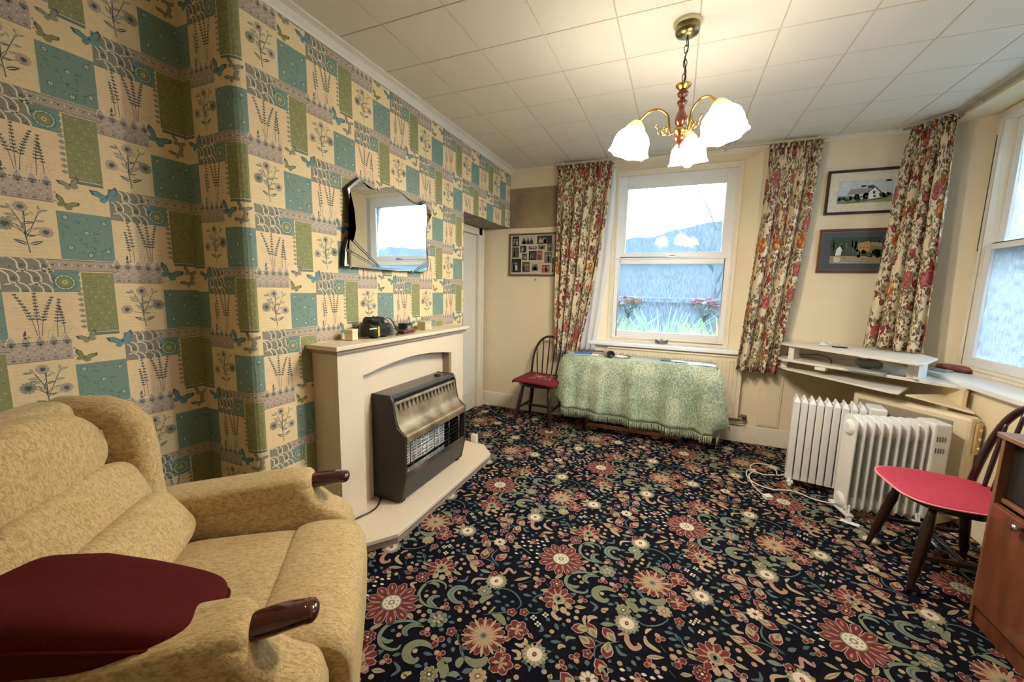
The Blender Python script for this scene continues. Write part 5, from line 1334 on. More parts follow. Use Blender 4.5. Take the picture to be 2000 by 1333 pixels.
# local frame: x forward, y left (far side), z up
def bodyprof(name, prof, y0_, y1_, rnd_=.04, sub=1):
    b_ = MB(); b_.prism([(x, y0_, z) for x, z in prof], (0, y1_ - y0_, 0)); o_ = b_.build(name, chn, AC)
    q = o_.modifiers.new('b', 'BEVEL'); q.width = rnd_; q.segments = 5; q.limit_method = 'ANGLE'; q.angle_limit = radians(35)
    for p_ in o_.data.polygons: p_.use_smooth = True
    return o_
for s_ in (1, -1):
    y0_, y1_ = sorted((s_ * .285, s_ * .43))
    bodyprof('arm', [(-.62, .585), (-.3, .606), (-.02, .628), (.012, .60), (.03, .555), (.075, .51), (.14, .475), (.155, .40), (.15, .07), (-.62, .07)], y0_, y1_, .035)
    # arm roll cover
    b = MB(); b.puff((-.27, s_ * .355, .585), (.57, .15, .10), e=.38, n=16, M=RY(radians(-3.5))); b.build('arm_pad', chn, AC)
    # mahogany arm end
    P_ = catmull([(-.03, s_ * .355, .60), (.03, s_ * .353, .606), (.08, s_ * .35, .612), (.122, s_ * .347, .612)], 5)
    b = MB(); n_ = len(P_); rad = [.032 + .006 * sin(pi * i / (n_ - 1)) for i in range(n_)]
    b.tube(P_, rad, 16); b.puff(P_[-1], (.05, .066, .064), e=.9, n=12)
    for v in b.b.verts: v.co.z = .609 + (v.co.z - .609) * .72
    b.build('arm_end', mahog, AC)
    # wing
    bodyprof('wing', [(-.46, .60), (-.468, .70), (-.47, .80), (-.482, .90), (-.53, .965), (-.60, .995), (-.72, 1.0), (-.80, .96), (-.74, .5), (-.5, .5)], *sorted((s_ * .275, s_ * .375)), .045)
def pillow(name, c, size, tilt, e=.42, fn=None, rz=0):
    b_ = MB(); b_.puff(c, size, M=RZ(rz) @ RY(radians(tilt)), e=e, n=18, fn=fn); return b_.build(name, chn, AC)
bodyprof('back_shell', [(-.50, .30), (-.66, 1.0), (-.78, 1.0), (-.62, .25)], -.30, .30, .04)
crown = lambda p: Vector((p.x, p.y, p.z - .35 * p.y * p.y * (1 if p.z > 0 else .2) - .02 * max(0, p.x) * 0))
pillow('head_cushion', (-.635, 0, .885), (.19, .55, .25), -14, .5, fn=lambda p: Vector((p.x + .012 * cos(p.y * 9), p.y, p.z - (1.1 * p.y * p.y if p.z > 0 else -.15 * p.y * p.y))))
pillow('lumbar_cushion', (-.565, 0, .715), (.20, .575, .19), -24, .45, fn=lambda p: Vector((p.x, p.y, p.z - .35 * p.y * p.y)))
pillow('lower_back_cushion', (-.455, 0, .565), (.22, .57, .22), -34, .45, fn=lambda p: Vector((p.x, p.y, p.z)))
pillow('seat_cushion', (-.20, 0, .40), (.46, .565, .16), 2, .35, fn=lambda p: Vector((p.x, p.y, p.z + .012 * cos(p.y * 6) * cos(p.x * 5))))
# front roll and leg rest
b = MB(); pr = catmull([(-.045, 0, .36), (-.04, 0, .465), (.0, 0, .487), (.08, 0, .487), (.16, 0, .468), (.205, 0, .42), (.215, 0, .36), (.212, 0, .24), (.205, 0, .16), (.17, 0, .135), (.1, 0, .15), (0, 0, .2)], 5, closed=True)
ny = 14
rows = []
for j in range(ny + 1):
    v = -1 + 2 * j / ny; yy = .29 * (abs(v) ** .9) * (1 if v >= 0 else -1); k_ = 1 - .13 * abs(v) ** 7
    rows.append([Vector((.09 + (p.x - .09) * k_, yy + (.0 if p.x < .14 else .0), .32 + (p.z - .32) * (k_ if p.z > .32 else 1))) for p in pr])
VV = [[b.b.verts.new(p) for p in r_] for r_ in rows]; np_ = len(pr)
for j in range(ny):
    for i in range(np_): b.b.faces.new([VV[j][i], VV[j][(i + 1) % np_], VV[j + 1][(i + 1) % np_], VV[j + 1][i]]).smooth = True
b.b.faces.new(VV[0][::-1]); b.b.faces.new(VV[-1]); b.build('leg_rest', chn, AC)
bodyprof('leg_rest_flap', [(.10, .17), (.19, .14), (.20, .09), (.12, .06), (.06, .10)], -.27, .27, .03)
b = MB(); b.box(-.6, .12, -.40, .40, .012, .09); b.build('base_frame', mat('underside_dark', (40, 34, 28), .8), AC)
for (x, y) in ((-.55, .36), (-.55, -.36), (.08, .36), (.08, -.36)):
    b = MB(); b.lathe([(.018, .0035), (.02, .02), (.014, .03)], (x, y, 0), 12); b.build('foot', black_pl, AC)
b = MB(); b.box(.215, .219, -.275, -.20, .012, .15); b.box(.17, .218, -.278, -.272, .012, .3); b.build('white_label_strip', white_paint, AC)
# maroon cushion on the near arm
CU = empty('maroon_cushion', tuple(Vector((-1.07, .783, 0)) + RZ(atan2(.636, .772)) @ Vector((-.335, -.27, .575))), atan2(.636, .772)); tag(CU, 'dark maroon velvety cushion slumped over the near arm of the armchair', 'cushion')
mar = mat('maroon_velvet', (80, 22, 20), .9, noise=.2, nscale=300, bump=.4, bscale=400, sheen=.25, spec=.1)
b = MB()
def cf(p):
    t_ = min(1, max(0, (p.x + .32) / .62))
    return Vector((p.x, p.y * (1 - .12 * abs(p.x) / .3), p.z * (1.2 - .6 * t_) - .02 * t_ - .075 * t_ ** 3 + .012 * sin(p.x * 13 + 2.2) + .006 * sin(p.y * 18)))
b.puff((-.02, 0, .105), (.54, .30, .15), M=RZ(.06) @ RX(radians(-12)), e=.45, n=22, fn=cf); b.build('cushion_body', mar, CU)
b = MB(); P_ = []
for k in range(64):
    a = 2 * pi * k / 64; g = lambda v: (abs(v) ** .42) * (1 if v >= 0 else -1); p = cf(Vector((.271 * g(cos(a)), .151 * g(sin(a)), 0))); P_.append(RZ(.06) @ RX(radians(-12)) @ p + Vector((-.02, 0, .105)))
b.tube(P_, .004, 8, closed=True); b.build('piping', mar, CU)

# ------------------------------------------------------------------ dining chairs
dk = mat('dark_stained_wood', (44, 22, 16), .32, noise=.35, nscale=16, coat=.3, stretch=(4, 4, 1))
def windsor(loc, rz, label, seat_h=.43, bow=.0115, back_h=.43, back_w=.18):
    t_ = empty('dining_chair', loc, rz); tag(t_, label, 'chair')
    # local: front = -y
    b_ = MB(); N_ = 28; ring = []
    for k in range(N_):
        a = 2 * pi * k / N_; x = .205 * (abs(cos(a)) ** .75) * (1 if cos(a) > 0 else -1); y = .2 * (abs(sin(a)) ** .75) * (1 if sin(a) > 0 else -1)
        if y > 0: x *= .9
        ring.append((x, y))
    b_.prism([(x * .92, y * .92, seat_h - .032) for x, y in ring], (0, 0, .001)); b_.prism([(x, y, seat_h - .028) for x, y in ring], (0, 0, .028)); b_.build('seat', dk, t_, bevel=.006)
    feet = {}
    for (sx_, sy_) in ((-1, -1), (1, -1), (-1, 1), (1, 1)):
        top_ = Vector((.135 * sx_, .13 * sy_, seat_h - .028)); bot_ = Vector((.195 * sx_, .20 * sy_, .0045)); b_ = MB(); P_ = []; R_ = []
        for i in range(13):
            u = i / 12; P_.append(top_.lerp(bot_, u)); R_.append((.014 + .008 * sin(pi * min(1, u * 1.15)) if u < .87 else .013 - .002 * (u - .87) * 5) + (.004 if i in (3, 9) else 0))
        b_.tube(P_, R_, 12); b_.build('leg', dk, t_); feet[(sx_, sy_)] = (top_, bot_)
    for sx_ in (-1, 1):
        a = feet[(sx_, -1)][0].lerp(feet[(sx_, -1)][1], .58); c = feet[(sx_, 1)][0].lerp(feet[(sx_, 1)][1], .58); b_ = MB(); n_ = 9
        b_.tube([a.lerp(c, i / 8) for i in range(9)], [.008 + .005 * sin(pi * i / 8) for i in range(9)], 10); b_.build('stretcher', dk, t_)
    a = (feet[(-1, -1)][0].lerp(feet[(-1, -1)][1], .58) + feet[(-1, 1)][0].lerp(feet[(-1, 1)][1], .58)) / 2; c = Vector((-a.x, a.y, a.z)); b_ = MB(); b_.tube([a.lerp(c, i / 8) for i in range(9)], [.008 + .005 * sin(pi * i / 8) for i in range(9)], 10); b_.build('stretcher', dk, t_)
    # bow
    def back(u, v):                       # u across, v height above seat
        return Vector((u, .165 + v * .18, seat_h + v))
    P_ = []
    for i in range(33):
        a = pi * i / 32; uu = -cos(a) * (back_w + .0); vv = back_h * (sin(a) ** .62)
        P_.append(back(uu * (1 - .04 * (1 - sin(a))), vv - .004))
    b_ = MB(); b_.tube(P_, bow, 10); b_.build('back_bow', dk, t_)
    for i in range(5):
        u = (-2 + i) * .062; a = math.acos(min(1, max(-1, -u * 1.12 / back_w))); top_ = back(u * 1.12, back_h * (sin(a) ** .62) - .005); b_ = MB(); bt = back(u * .8, -.005)
        b_.tube([bt.lerp(top_, k / 8) for k in range(9)], [bow * .5 + .002 * sin(pi * k / 8) for k in range(9)], 8); b_.build('spindle', dk, t_)
    return t_
c1 = windsor((-1.235, 3.755, .0035), radians(-3), 'dark hoop-back wooden chair with maroon seat pad between door and table', seat_h=.44, back_h=.44)
redp = mat('maroon_pad', (112, 22, 32), .85, noise=.2, nscale=40, bump=.3, bscale=150, sheen=.3); motif = mat('pad_motif', (196, 148, 130), .85)
SP = empty('seat_pad', (-1.235, 3.755, .445), radians(-3)); tag(SP, 'square maroon seat pad with a pale scroll motif on the chair beside the table', 'seat pad')
def pf(p):
    r_ = max(abs(p.x), abs(p.y)); return Vector((p.x * (1 + .12 * min(abs(p.y) / .2, 1)), p.y * (1 + .12 * min(abs(p.x) / .2, 1)), p.z * (1 - .45 * (r_ / .22) ** 3) - .02 * max(0, (abs(p.x) - .17)) / .04 * max(0, abs(p.y) - .1) / .1 + .004 * sin(p.x * 30)))
b = MB(); b.puff((0, -.01, .024), (.43, .43, .048), e=.3, n=16, fn=pf); b.build('pad_body', redp, SP)
Pt = Pat()
for s_ in (1, -1):
    Pt.stroke([(0, -.05), (.06 * s_, -.07), (.11 * s_, -.03), (.12 * s_, .03), (.08 * s_, .06), (.04 * s_, .04), (.05 * s_, .0)], .012, 1, 0)
    Pt.stroke([(.03 * s_, .09), (.08 * s_, .1), (.13 * s_, .08), (.14 * s_, .11)], .01, 1, 0); Pt.leaf((.02 * s_, .0), (.07 * s_, -.02), .02, 1, 0); Pt.leaf((.12 * s_, -.06), (.15 * s_, -.1), .02, 1, 0); Pt.stroke([(.01 * s_, -.09), (.07 * s_, -.11), (.12 * s_, -.09)], .009, 1, 0)
Pt.disc((0, .02), .022, 1, 0, 8); Pt.disc((0, .0), .03, 1, 0, 8, w=.2)
b = MB()
for pts, ly, ci in Pt.p: b.face([(x, y - .01, .0492 - .16 * (x * x + y * y)) for x, y in pts])
b.build('scroll_motif', motif, SP, solid=.001, merge=0)

# right-hand chair, facing left
c2 = windsor((1.29, 2.47, .0035), radians(-88), 'dark stained hoop-back chair with a round pink-red pad beside the wooden cabinet', seat_h=.44, back_h=.46, back_w=.19, bow=.016)
rose = mat('rose_pad', (184, 56, 78), .85, noise=.12, nscale=60, bump=.3, bscale=200, sheen=.3); pip = mat('pink_piping', (226, 150, 150), .7)
SP = empty('seat_pad', (1.27, 2.47, .445), radians(-88)); tag(SP, 'round pink-red seat pad with pale piping on the chair by the cabinet', 'seat pad')
b = MB(); b.puff((0, 0, .012), (.45, .46, .024), e=.55, n=16, fn=lambda p: Vector((p.x * (1 - .12 * max(0, p.y) / .2), p.y, p.z))); b.build('pad_body', rose, SP)
P_ = []
for k in range(60):
    a = 2 * pi * k / 60; g = lambda v: (abs(v) ** .55) * (1 if v >= 0 else -1); x = .226 * g(cos(a)); y = .231 * g(sin(a)); x *= 1 - .12 * max(0, y) / .2; P_.append((x, y, .012))
b = MB(); b.tube(P_, .0045, 8, closed=True); b.build('piping', pip, SP)

# ------------------------------------------------------------------ table with throw
TB = empty('gateleg_table', (-.31, 3.86, 0)); tag(TB, 'narrow dark wood gateleg table mostly hidden under the green throw', 'table')
oak = mat('dark_oak', (48, 26, 18), .4, noise=.35, nscale=14, stretch=(1, 4, 4), coat=.2)
b = MB(); b.box(-.64, .64, -.13, .10, .715, .735); b.build('table_top', oak, TB, bevel=.003)
for s_ in (-1, 1): b = MB(); b.box(-.60, .60, s_ * .135 - .008, s_ * .135 + .008, .3, .714); b.build('drop_leaf', oak, TB, bevel=.003)
for x in (-.5, .52):
    b = MB(); b.box(x - .03, x + .03, -.17, .12, .004, .045); b.build('foot', oak, TB, bevel=.008)
    b = MB(); b.lathe([(.022, .045), (.028, .06), (.02, .1), (.03, .14), (.022, .2), (.026, .4), (.02, .6), (.028, .714)], (x, -.03, 0), 14); b.build('leg', oak, TB)
b = MB(); b.box(-.5, .52, -.045, -.015, .1, .135); b.build('stretcher', oak, TB, bevel=.004)
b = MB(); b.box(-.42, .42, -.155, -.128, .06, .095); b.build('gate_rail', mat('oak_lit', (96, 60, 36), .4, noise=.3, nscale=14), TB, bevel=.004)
for x in (-.42, .42): b = MB(); b.lathe([(.02, .004), (.024, .03), (.018, .08), (.022, .12), (.016, .3)], (x, -.14, 0), 12); b.build('gate_leg', oak, TB)
def throw_mat():
    M = bpy.data.materials.new('green_chenille_throw'); M.use_nodes = True; t = M.node_tree; L_ = t.links; p_ = t.nodes['Principled BSDF']; p_.inputs['Roughness'].default_value = .9; p_.inputs['Specular IOR Level'].default_value = .15; p_.inputs['Sheen Weight'].default_value = .3
    tc_ = t.nodes.new('ShaderNodeTexCoord'); mp2 = t.nodes.new('ShaderNodeMapping'); mp2.inputs['Scale'].default_value = (130, 130, 60); L_.new(tc_.outputs['Object'], mp2.inputs[0])
    n = t.nodes.new('ShaderNodeTexNoise'); n.inputs['Scale'].default_value = 1; n.inputs['Detail'].default_value = 2; L_.new(mp2.outputs[0], n.inputs['Vector'])
    n2 = t.nodes.new('ShaderNodeTexNoise'); n2.inputs['Scale'].default_value = 5; n2.inputs['Detail'].default_value = 2; L_.new(tc_.outputs['Object'], n2.inputs['Vector'])
    ad = t.nodes.new('ShaderNodeMath'); ad.operation = 'ADD'; sc = t.nodes.new('ShaderNodeMath'); sc.operation = 'MULTIPLY'; sc.inputs[1].default_value = .55; L_.new(n2.outputs[0], sc.inputs[0]); L_.new(n.outputs[0], ad.inputs[0]); L_.new(sc.outputs[0], ad.inputs[1])
    r = t.nodes.new('ShaderNodeValToRGB'); e_ = r.color_ramp.elements; e_[0].position = .62; e_[0].color = srgb(124, 144, 122); e_[1].position = .95; e_[1].color = srgb(208, 214, 188); k_ = e_.new(.78); k_.color = srgb(166, 182, 154); L_.new(ad.outputs[0], r.inputs[0])
    L_.new(r.outputs[0], p_.inputs['Base Color']); bn = t.nodes.new('ShaderNodeBump'); bn.inputs['Strength'].default_value = .6; bn.inputs['Distance'].default_value = .004; L_.new(n.outputs[0], bn.inputs['Height']); L_.new(bn.outputs[0], p_.inputs['Normal'])
    return M
thr = throw_mat()
CL = empty('table_throw', (-.31, 3.86, 0)); tag(CL, 'sage green woven throw with fringed hem draped over the table', 'tablecloth')
# front drape follows the rounded edge; local y toward the room is negative
HX = .665
def drop(u):   # hem height along the front
    return .235 - .075 * (u + 1) / 2
b = MB(); bm_ = b.b; NU = 96
sect = []
for j in range(5): sect.append(('top', j / 4))
rows = []
for i in range(NU + 1):
    u = -1 + 2 * i / NU; x = HX * u; col = []
    for v in (0, .5, 1): col.append(Vector((x, .135 - .255 * v, .742 + .0015 * sin(x * 30))))
    for a in (.3, .6, .9): col.append(Vector((x, -.12 - .03 * sin(a * pi / 2), .712 + .03 * cos(a * pi / 2))))
    hz = drop(u)
    for k in range(1, 15):
        v = k / 14; z = .70 + (hz - .70) * v
        amp = .005 + .034 * v
        fold = (sin(u * 13 + 1.2) * .7 + sin(u * 27 + 2) * .3 + 1.4 * math.exp(-((u - .86) / .05) ** 2) + .5 * math.exp(-((u + .72) / .08) ** 2))
        col.append(Vector((x * (1 + .015 * v), -.155 - .012 - amp * fold - .02 * v, z)))
    rows.append(col)
VV = [[bm_.verts.new(p) for p in c] for c in rows]
for i in range(NU):
    for k in range(len(rows[0]) - 1): bm_.faces.new([VV[i][k], VV[i][k + 1], VV[i + 1][k + 1], VV[i + 1][k]]).smooth = True
# end drapes
for s_, base in ((-1, rows[0]), (1, rows[-1])):
    E_ = []
    for jj in range(11):
        w_ = jj / 10; yy = -.15 + .285 * w_; c = []
        for k in range(15):
            v = k / 14; z = .742 + ((drop(s_) + .06 + .16 * w_ * (1 if s_ > 0 else .6)) - .742) * v
            xx = s_ * (HX + .02 * min(1, v * 6) + (.015 + .035 * v) * (sin(w_ * 9 + 1) * .5 + .5) + (.07 * v * (1 - w_) if s_ > 0 else .02 * v))
            c.append(Vector((xx, yy - .03 * v * (1 - w_), z)))
        E_.append([bm_.verts.new(p) for p in c])
    for jj in range(10):
        for k in range(14): bm_.faces.new([E_[jj][k], E_[jj][k + 1], E_[jj + 1][k + 1], E_[jj + 1][k]]).smooth = True
    for k in range(13): bm_.faces.new([E_[0][k], E_[0][k + 1], VV[0 if s_ < 0 else -1][k + 6], VV[0 if s_ < 0 else -1][k + 5]]).smooth = True
b.build('cloth', thr, CL, solid=.005, merge=0)
b = MB(); rn = random.Random(8)
for i in range(170):
    u = -1 + 2 * (i + .5) / 170; x = HX * u * 1.015; fi = (u + 1) / 2 * NU; a = rows[int(min(NU - 1, fi))][-1]; c = rows[int(min(NU - 1, fi)) + 1][-1]; p = a.lerp(c, fi - int(min(NU - 1, fi)))
    L_ = .062 + rn.random() * .02; q = p + Vector((rn.uniform(-.004, .004), rn.uniform(-.004, .002), -L_)); b.tube([p + Vector((0, 0, .004)), (p + q) / 2 + Vector((rn.uniform(-.003, .003), rn.uniform(-.003, .003), 0)), q], [.0024, .003, .0022], 5)
b.build('fringe', thr, CL, merge=0)['kind'] = 'stuff'
b = MB()
for i in range(14):
    p = Vector((HX * 1.0 + .04 + .002 * i, -.19 + i * .004, .135 + i * .002)); b.tube([p, p + Vector((.002, .001, -.07))], [.0022, .0018], 5)
b.build('corner_tassel', thr, CL, merge=0)
# things on the table (top of throw z = .746)
ZT = .7475
blue = mat('blue_card', (70, 110, 200), .5); paperw = mat('white_paper', (232, 236, 240), .6); 
t_ = empty('blue_folder', (-.80, 3.80, ZT), .12); tag(t_, 'bright blue folder with white sheets on the left end of the table', 'folder')
b = MB(); b.box(-.10, .07, -.03, .045, .01, .022); b.build('cover', blue, t_, bevel=.002)
b = MB(); b.box(-.10, .135, -.028, .043, .002, .009); b.build('pages', paperw, t_)
t_ = empty('bottle', (-.56, 3.79, ZT + .034), radians(-62)); tag(t_, 'white cylindrical bottle with black lid lying on its side on the table', 'bottle')
M_ = RY(radians(90)) ; b = MB(); b.lathe([(.0, -.02), (.031, -.02), (.033, -.01), (.033, .08), (.028, .095), (.0, .095)], (0, 0, 0), 24, M=RY(radians(-90))); b.build('bottle_body', mat('pale_pink_plastic', (226, 200, 200), .35, noise=.3, nscale=30), t_)
b = MB(); b.lathe([(.0, .0), (.022, .0), (.024, .006), (.034, .006), (.034, -.03), (.0, -.03)], (.045, 0, 0), 24, M=RY(radians(90))); b.build('bottle_lid', black_pl, t_)
t_ = empty('spectacles', (-.42, 3.79, ZT), -.5); tag(t_, 'folded spectacles lying on a crumpled tissue beside the bottle', 'glasses')
b = MB()
for s_ in (-1, 1): b.tube([(s_ * .03 + .024 * cos(a / 12 * 2 * pi), .0 + .004 * sin(a / 12 * 2 * pi), .02 + .017 * sin(a / 12 * 2 * pi)) for a in range(12)], .0022, 6, closed=True)
b.tube([(-.008, 0, .026), (0, -.001, .028), (.008, 0, .026)], .002, 6); b.build('rim', black_pl, t_)
for s_ in (-1, 1): b = MB(); b.tube([(s_ * .055, 0, .025), (s_ * .056, .03, .018), (-s_ * .02, .035 + .008 * s_, .008), (-s_ * .045, .036 + .008 * s_, .004)], .0018, 6); b.build('temple_arm', black_pl, t_)
b = MB(); b.puff((-.455, 3.80, ZT + .012), (.12, .07, .026), e=.8, n=12, fn=lambda p: p + Vector((0, 0, .005 * sin(p.x * 90) * sin(p.y * 110)))); tag(b.build('tissue', mat('tissue_pink', (232, 214, 216), .8)), 'crumpled pale tissue under the spectacles on the table', 'tissue')
t_ = None
for (x, y, r_, w_, d_, z_, lab) in ((.14, 3.82, .10, .21, .15, 0, 'large white sheet of paper at the right end of the table'), (.255, 3.80, -.22, .2, .11, .0022, 'white leaflet overlapping the sheet at the table corner'), (.05, 3.86, .3, .12, .08, .0044, 'small white note at the back of the table by the dark dish')):
    b = MB(); M_ = T(x, y, ZT + z_) @ RZ(r_); b.box(-w_ / 2, w_ / 2, -d_ / 2, d_ / 2, 0, .0015, M=M_); o = b.build('paper_sheet', paperw); tag(o, lab, 'paper', 'papers on the table')
b = MB(); b.lathe([(.0, .0), (.04, .0), (.046, .006), (.04, .009), (.0, .006)], (-.06, 3.86, ZT), 20); tag(b.build('coaster', mat('slate_grey', (96, 104, 110), .5)), 'small grey oval dish at the back of the table', 'dish')
b = MB(); b.tube([(.02, 3.79, ZT + .004), (.13, 3.765, ZT + .0065)], .003, 8); tag(b.build('pen', mat('grey_pen', (70, 80, 90), .3)), 'thin dark pen lying by the white papers', 'pen')

# ------------------------------------------------------------------ vases on the outer sill
def vase(x, cols, label, seed, h=.2):
    rn_ = random.Random(seed); t_ = empty('flower_vase', (x, 4.315, .957)); tag(t_, label, 'vase'); t_.scale = (1.3, 1, 1.12)
    gm = glass_mat('vase_glass', .0, (.9, .96, .98)) if 'vg' not in MATS else MATS['vg']; MATS['vg'] = gm
    b_ = MB(); b_.lathe([(.0, .0), (.032, .0), (.03, .006), (.008, .014), (.005, .03), (.005, .09), (.009, .12), (.024, .165), (.034, .19), (.036, .194)], (0, 0, 0), 24); b_.build('glass_vase', gm, t_, solid=.0015)
    b_ = MB(); b_.lathe([(.0, .115), (.008, .12), (.022, .162), (.026, .175), (.0, .178)], (0, 0, 0), 16); b_.build('vase_stems', mat('stem_dark_green', (60, 78, 62), .6), t_)
    b_ = MB()
    for i in range(110):
        a = rn_.random() * 6.28; rr = rn_.random() ** .6 * .07; z = .19 + rn_.random() * .085; c = Vector((rr * cos(a) * (1.1 if z > .22 else .6), rr * sin(a) * .45, z)); d_ = Vector((cos(a), sin(a) * .5, rn_.uniform(-.3, .6))).normalized() * .022; n_ = d_.cross(Vector((rn_.random(), rn_.random(), .3))).normalized() * .008
        b_.face([c, c + d_ * .5 + n_, c + d_, c + d_ * .5 - n_])
    b_.build('foliage', mat('vase_foliage', (44, 74, 50), .6, noise=.5, nscale=60, rgb2=(150, 170, 150)), t_, merge=0)
    for i, (fx_, fz_, ci) in enumerate(cols):
        b_ = MB(); c = Vector((fx_, rn_.uniform(-.02, .02) - .01, fz_)); r_ = .019
        b_.puff(c, (r_ * 1.3, r_ * 1.3, r_ * 1.4), e=1, n=8)
        for k in range(6):
            a = 2 * pi * k / 6 + i; b_.puff(c + Vector((cos(a) * r_ * .6, sin(a) * r_ * .5, -.001)), (r_ * 1.05, r_ * .8, r_ * 1.2), M=RZ(a), e=1, n=6)
        b_.build('flower_head', ci, t_)
yl = mat('bloom_yellow', (222, 168, 60), .6, noise=.4, nscale=70, rgb2=(214, 120, 60)); rs = mat('bloom_rust', (150, 56, 44), .6, noise=.3, nscale=70); pk = mat('bloom_pink', (204, 44, 100), .6, noise=.3, nscale=70); rd = mat('bloom_red', (176, 26, 58), .6, noise=.3, nscale=70); wh = mat('bloom_white', (226, 232, 214), .6)
vase(-.465, [(-.075, .275, rs), (-.08, .25, rs), (-.05, .26, wh), (-.03, .32, rs), (-.015, .295, yl), (.0, .27, yl), (.015, .32, yl), (.03, .285, rs), (.045, .31, yl), (.06, .275, yl), (.075, .29, yl), (.085, .3, rs)], 'slim glass vase of yellow and rust roses behind the left of the window', 5)
vase(.262, [(-.085, .30, pk), (-.06, .315, pk), (-.035, .31, pk), (-.05, .28, rd), (.02, .325, rd), (.022, .295, rd), (.06, .30, rs), (.035, .27, rd), (.06, .255, rd), (.08, .26, pk), (-.005, .285, wh)], 'slim glass vase of pink and crimson roses behind the right of the window', 6)
t_ = empty('window_ornament', (-.115, 4.165, .862)); tag(t_, 'small glass ornament with two dark wings on the window sill', 'ornament')
gl2 = glass_mat('ornament_glass', .3, (.9, .93, .95))
b = MB(); b.box(-.03, .03, -.012, .012, 0, .012); b.puff((0, 0, .03), (.03, .018, .05), e=.8, n=8); b.build('ornament_body', gl2, t_, bevel=.002)
for s_ in (-1, 1): b = MB(); b.prism([(s_ * .012, 0, .02), (s_ * .06, 0, .048), (s_ * .058, 0, .008), (s_ * .03, 0, .004)], (0, .008, 0)); b.build('wing', mat('mauve_glass', (110, 96, 110), .2), t_, bevel=.002)

# ------------------------------------------------------------------ wall radiator, valve and pipe
t_ = empty('wall_radiator', (.0, YW, .0)); tag(t_, 'cream ribbed central heating radiator on the wall behind the table', 'radiator')
radm = mat('radiator_cream', (226, 214, 188), .35)
b = MB(); b.box(-.62, .585, -.075, -.05, .235, .80)
x = -.6
while x < .56: b.prism([(x, -.075, .265), (x + .005, -.083, .27), (x + .02, -.083, .27), (x + .025, -.075, .265)], (0, 0, .5)); x += .0333
b.build('panel', radm, t_, bevel=.003)
b = MB(); b.box(-.62, .585, -.085, -.03, .80, .812); b.box(.58, .59, -.08, -.03, .235, .80); b.build('top_grille', radm, t_, bevel=.003)
for x in (-.45, .4): b = MB(); b.box(x - .015, x + .015, -.05, 0, .3, .7); b.build('wall_bracket', radm, t_)
b = MB(); b.tube(catmull([(.0, -.05, .19), (.4, -.05, .19), (.60, -.05, .19), (.64, -.05, .2), (.65, -.05, .225), (.64, -.05, .255), (.585, -.06, .26)], 5), .008, 10); b.build('pipe', mat('pipe_paint', (150, 138, 112), .4), t_)
b = MB(); b.lathe([(.012, 0), (.016, .01), (.016, .035), (.01, .045)], (.65, -.05, .225), 14); b.lathe([(.009, .0), (.009, .03)], (.625, -.05, .245), 10); b.build('valve', mat('dull_steel', (110, 106, 98), .4, .8), t_)
b = MB(); b.box(.75, .925, YW - .012, YW - .001, .175, .705); b.box(.765, .91, YW - .016, YW - .011, .19, .69)
tag(b.build('wall_access_panel', cream, bevel=.003), 'flat cream access panel on the wall right of the radiator', 'panel')

# ------------------------------------------------------------------ corner desk
mel = mat('white_melamine', (226, 222, 212), .4, noise=.04, nscale=10); mel_e = mat('cream_edge', (222, 206, 172), .45)
D = empty('corner_desk', (1.25, 3.75, 0)); tag(D, 'white corner computer desk with raised shelf fixed under the right window', 'desk')
def board(name, poly, z0_, z1_, m_=mel):
    b_ = MB(); b_.prism([(x - 1.25, y - 3.75, z0_) for x, y in poly], (0, 0, z1_ - z0_)); return b_.build(name, m_, D, bevel=.003)
board('raised_shelf', [(.84, 4.08), (.845, 3.93), (.88, 3.86), (1.41, 3.19), (1.44, 3.20), (1.665, 3.55), (1.668, 3.78), (1.36, 3.93), (1.34, 4.08)], .955, .972)
board('desk_top', [(.80, 4.08), (.845, 3.875), (1.62, 3.235), (1.674, 3.22), (1.674, 4.08)], .826, .846)
board('keyboard_tray', [(.85, 3.99), (.865, 3.885), (1.33, 3.25), (1.36, 3.24), (1.56, 3.56), (1.3, 3.95)], .752, .765)
for (x, y, r_) in ((.905, 3.87, -.88), (1.455, 3.36, -.88)):
    b = MB(); b.box(-.02, .02, -.0, .14, .847, .954, M=T(x - 1.25, y - 3.75, 0) @ RZ(r_ + .3)); b.build('shelf_support', mel, D, bevel=.002)
b = MB(); b.box(-.01, .16, -.011, .011, .847, .954, M=T(1.475 - 1.25, 3.34 - 3.75, 0) @ RZ(.92)); b.build('shelf_support', mel, D, bevel=.002)
b = MB(); b.box(1.64 - 1.25, 1.664 - 1.25, 3.20 - 3.75, 3.5 - 3.75, .717, .826); b.build('side_panel', mel_e, D, bevel=.002)
b = MB(); b.prism([(1.40 - 1.25, 3.26 - 3.75, .745), (1.46 - 1.25, 3.24 - 3.75, .735), (1.655 - 1.25, 3.10 - 3.75, .705), (1.665 - 1.25, 3.14 - 3.75, .705), (1.655 - 1.25, 3.4 - 3.75, .745)], (0, 0, .012)); b.build('lower_shelf', mel_e, D, bevel=.003)
b = MB(); b.box(-.02, .05, -.004, .03, .80, .825, M=T(1.05 - 1.25, 3.70 - 3.75, 0) @ RZ(-.69)); b.build('tray_runner', mel, D)
b = MB(); b.box(.86 - 1.25, .90 - 1.25, 3.93 - 3.75, 3.98 - 3.75, .76, .83); b.build('tray_block', mel, D)
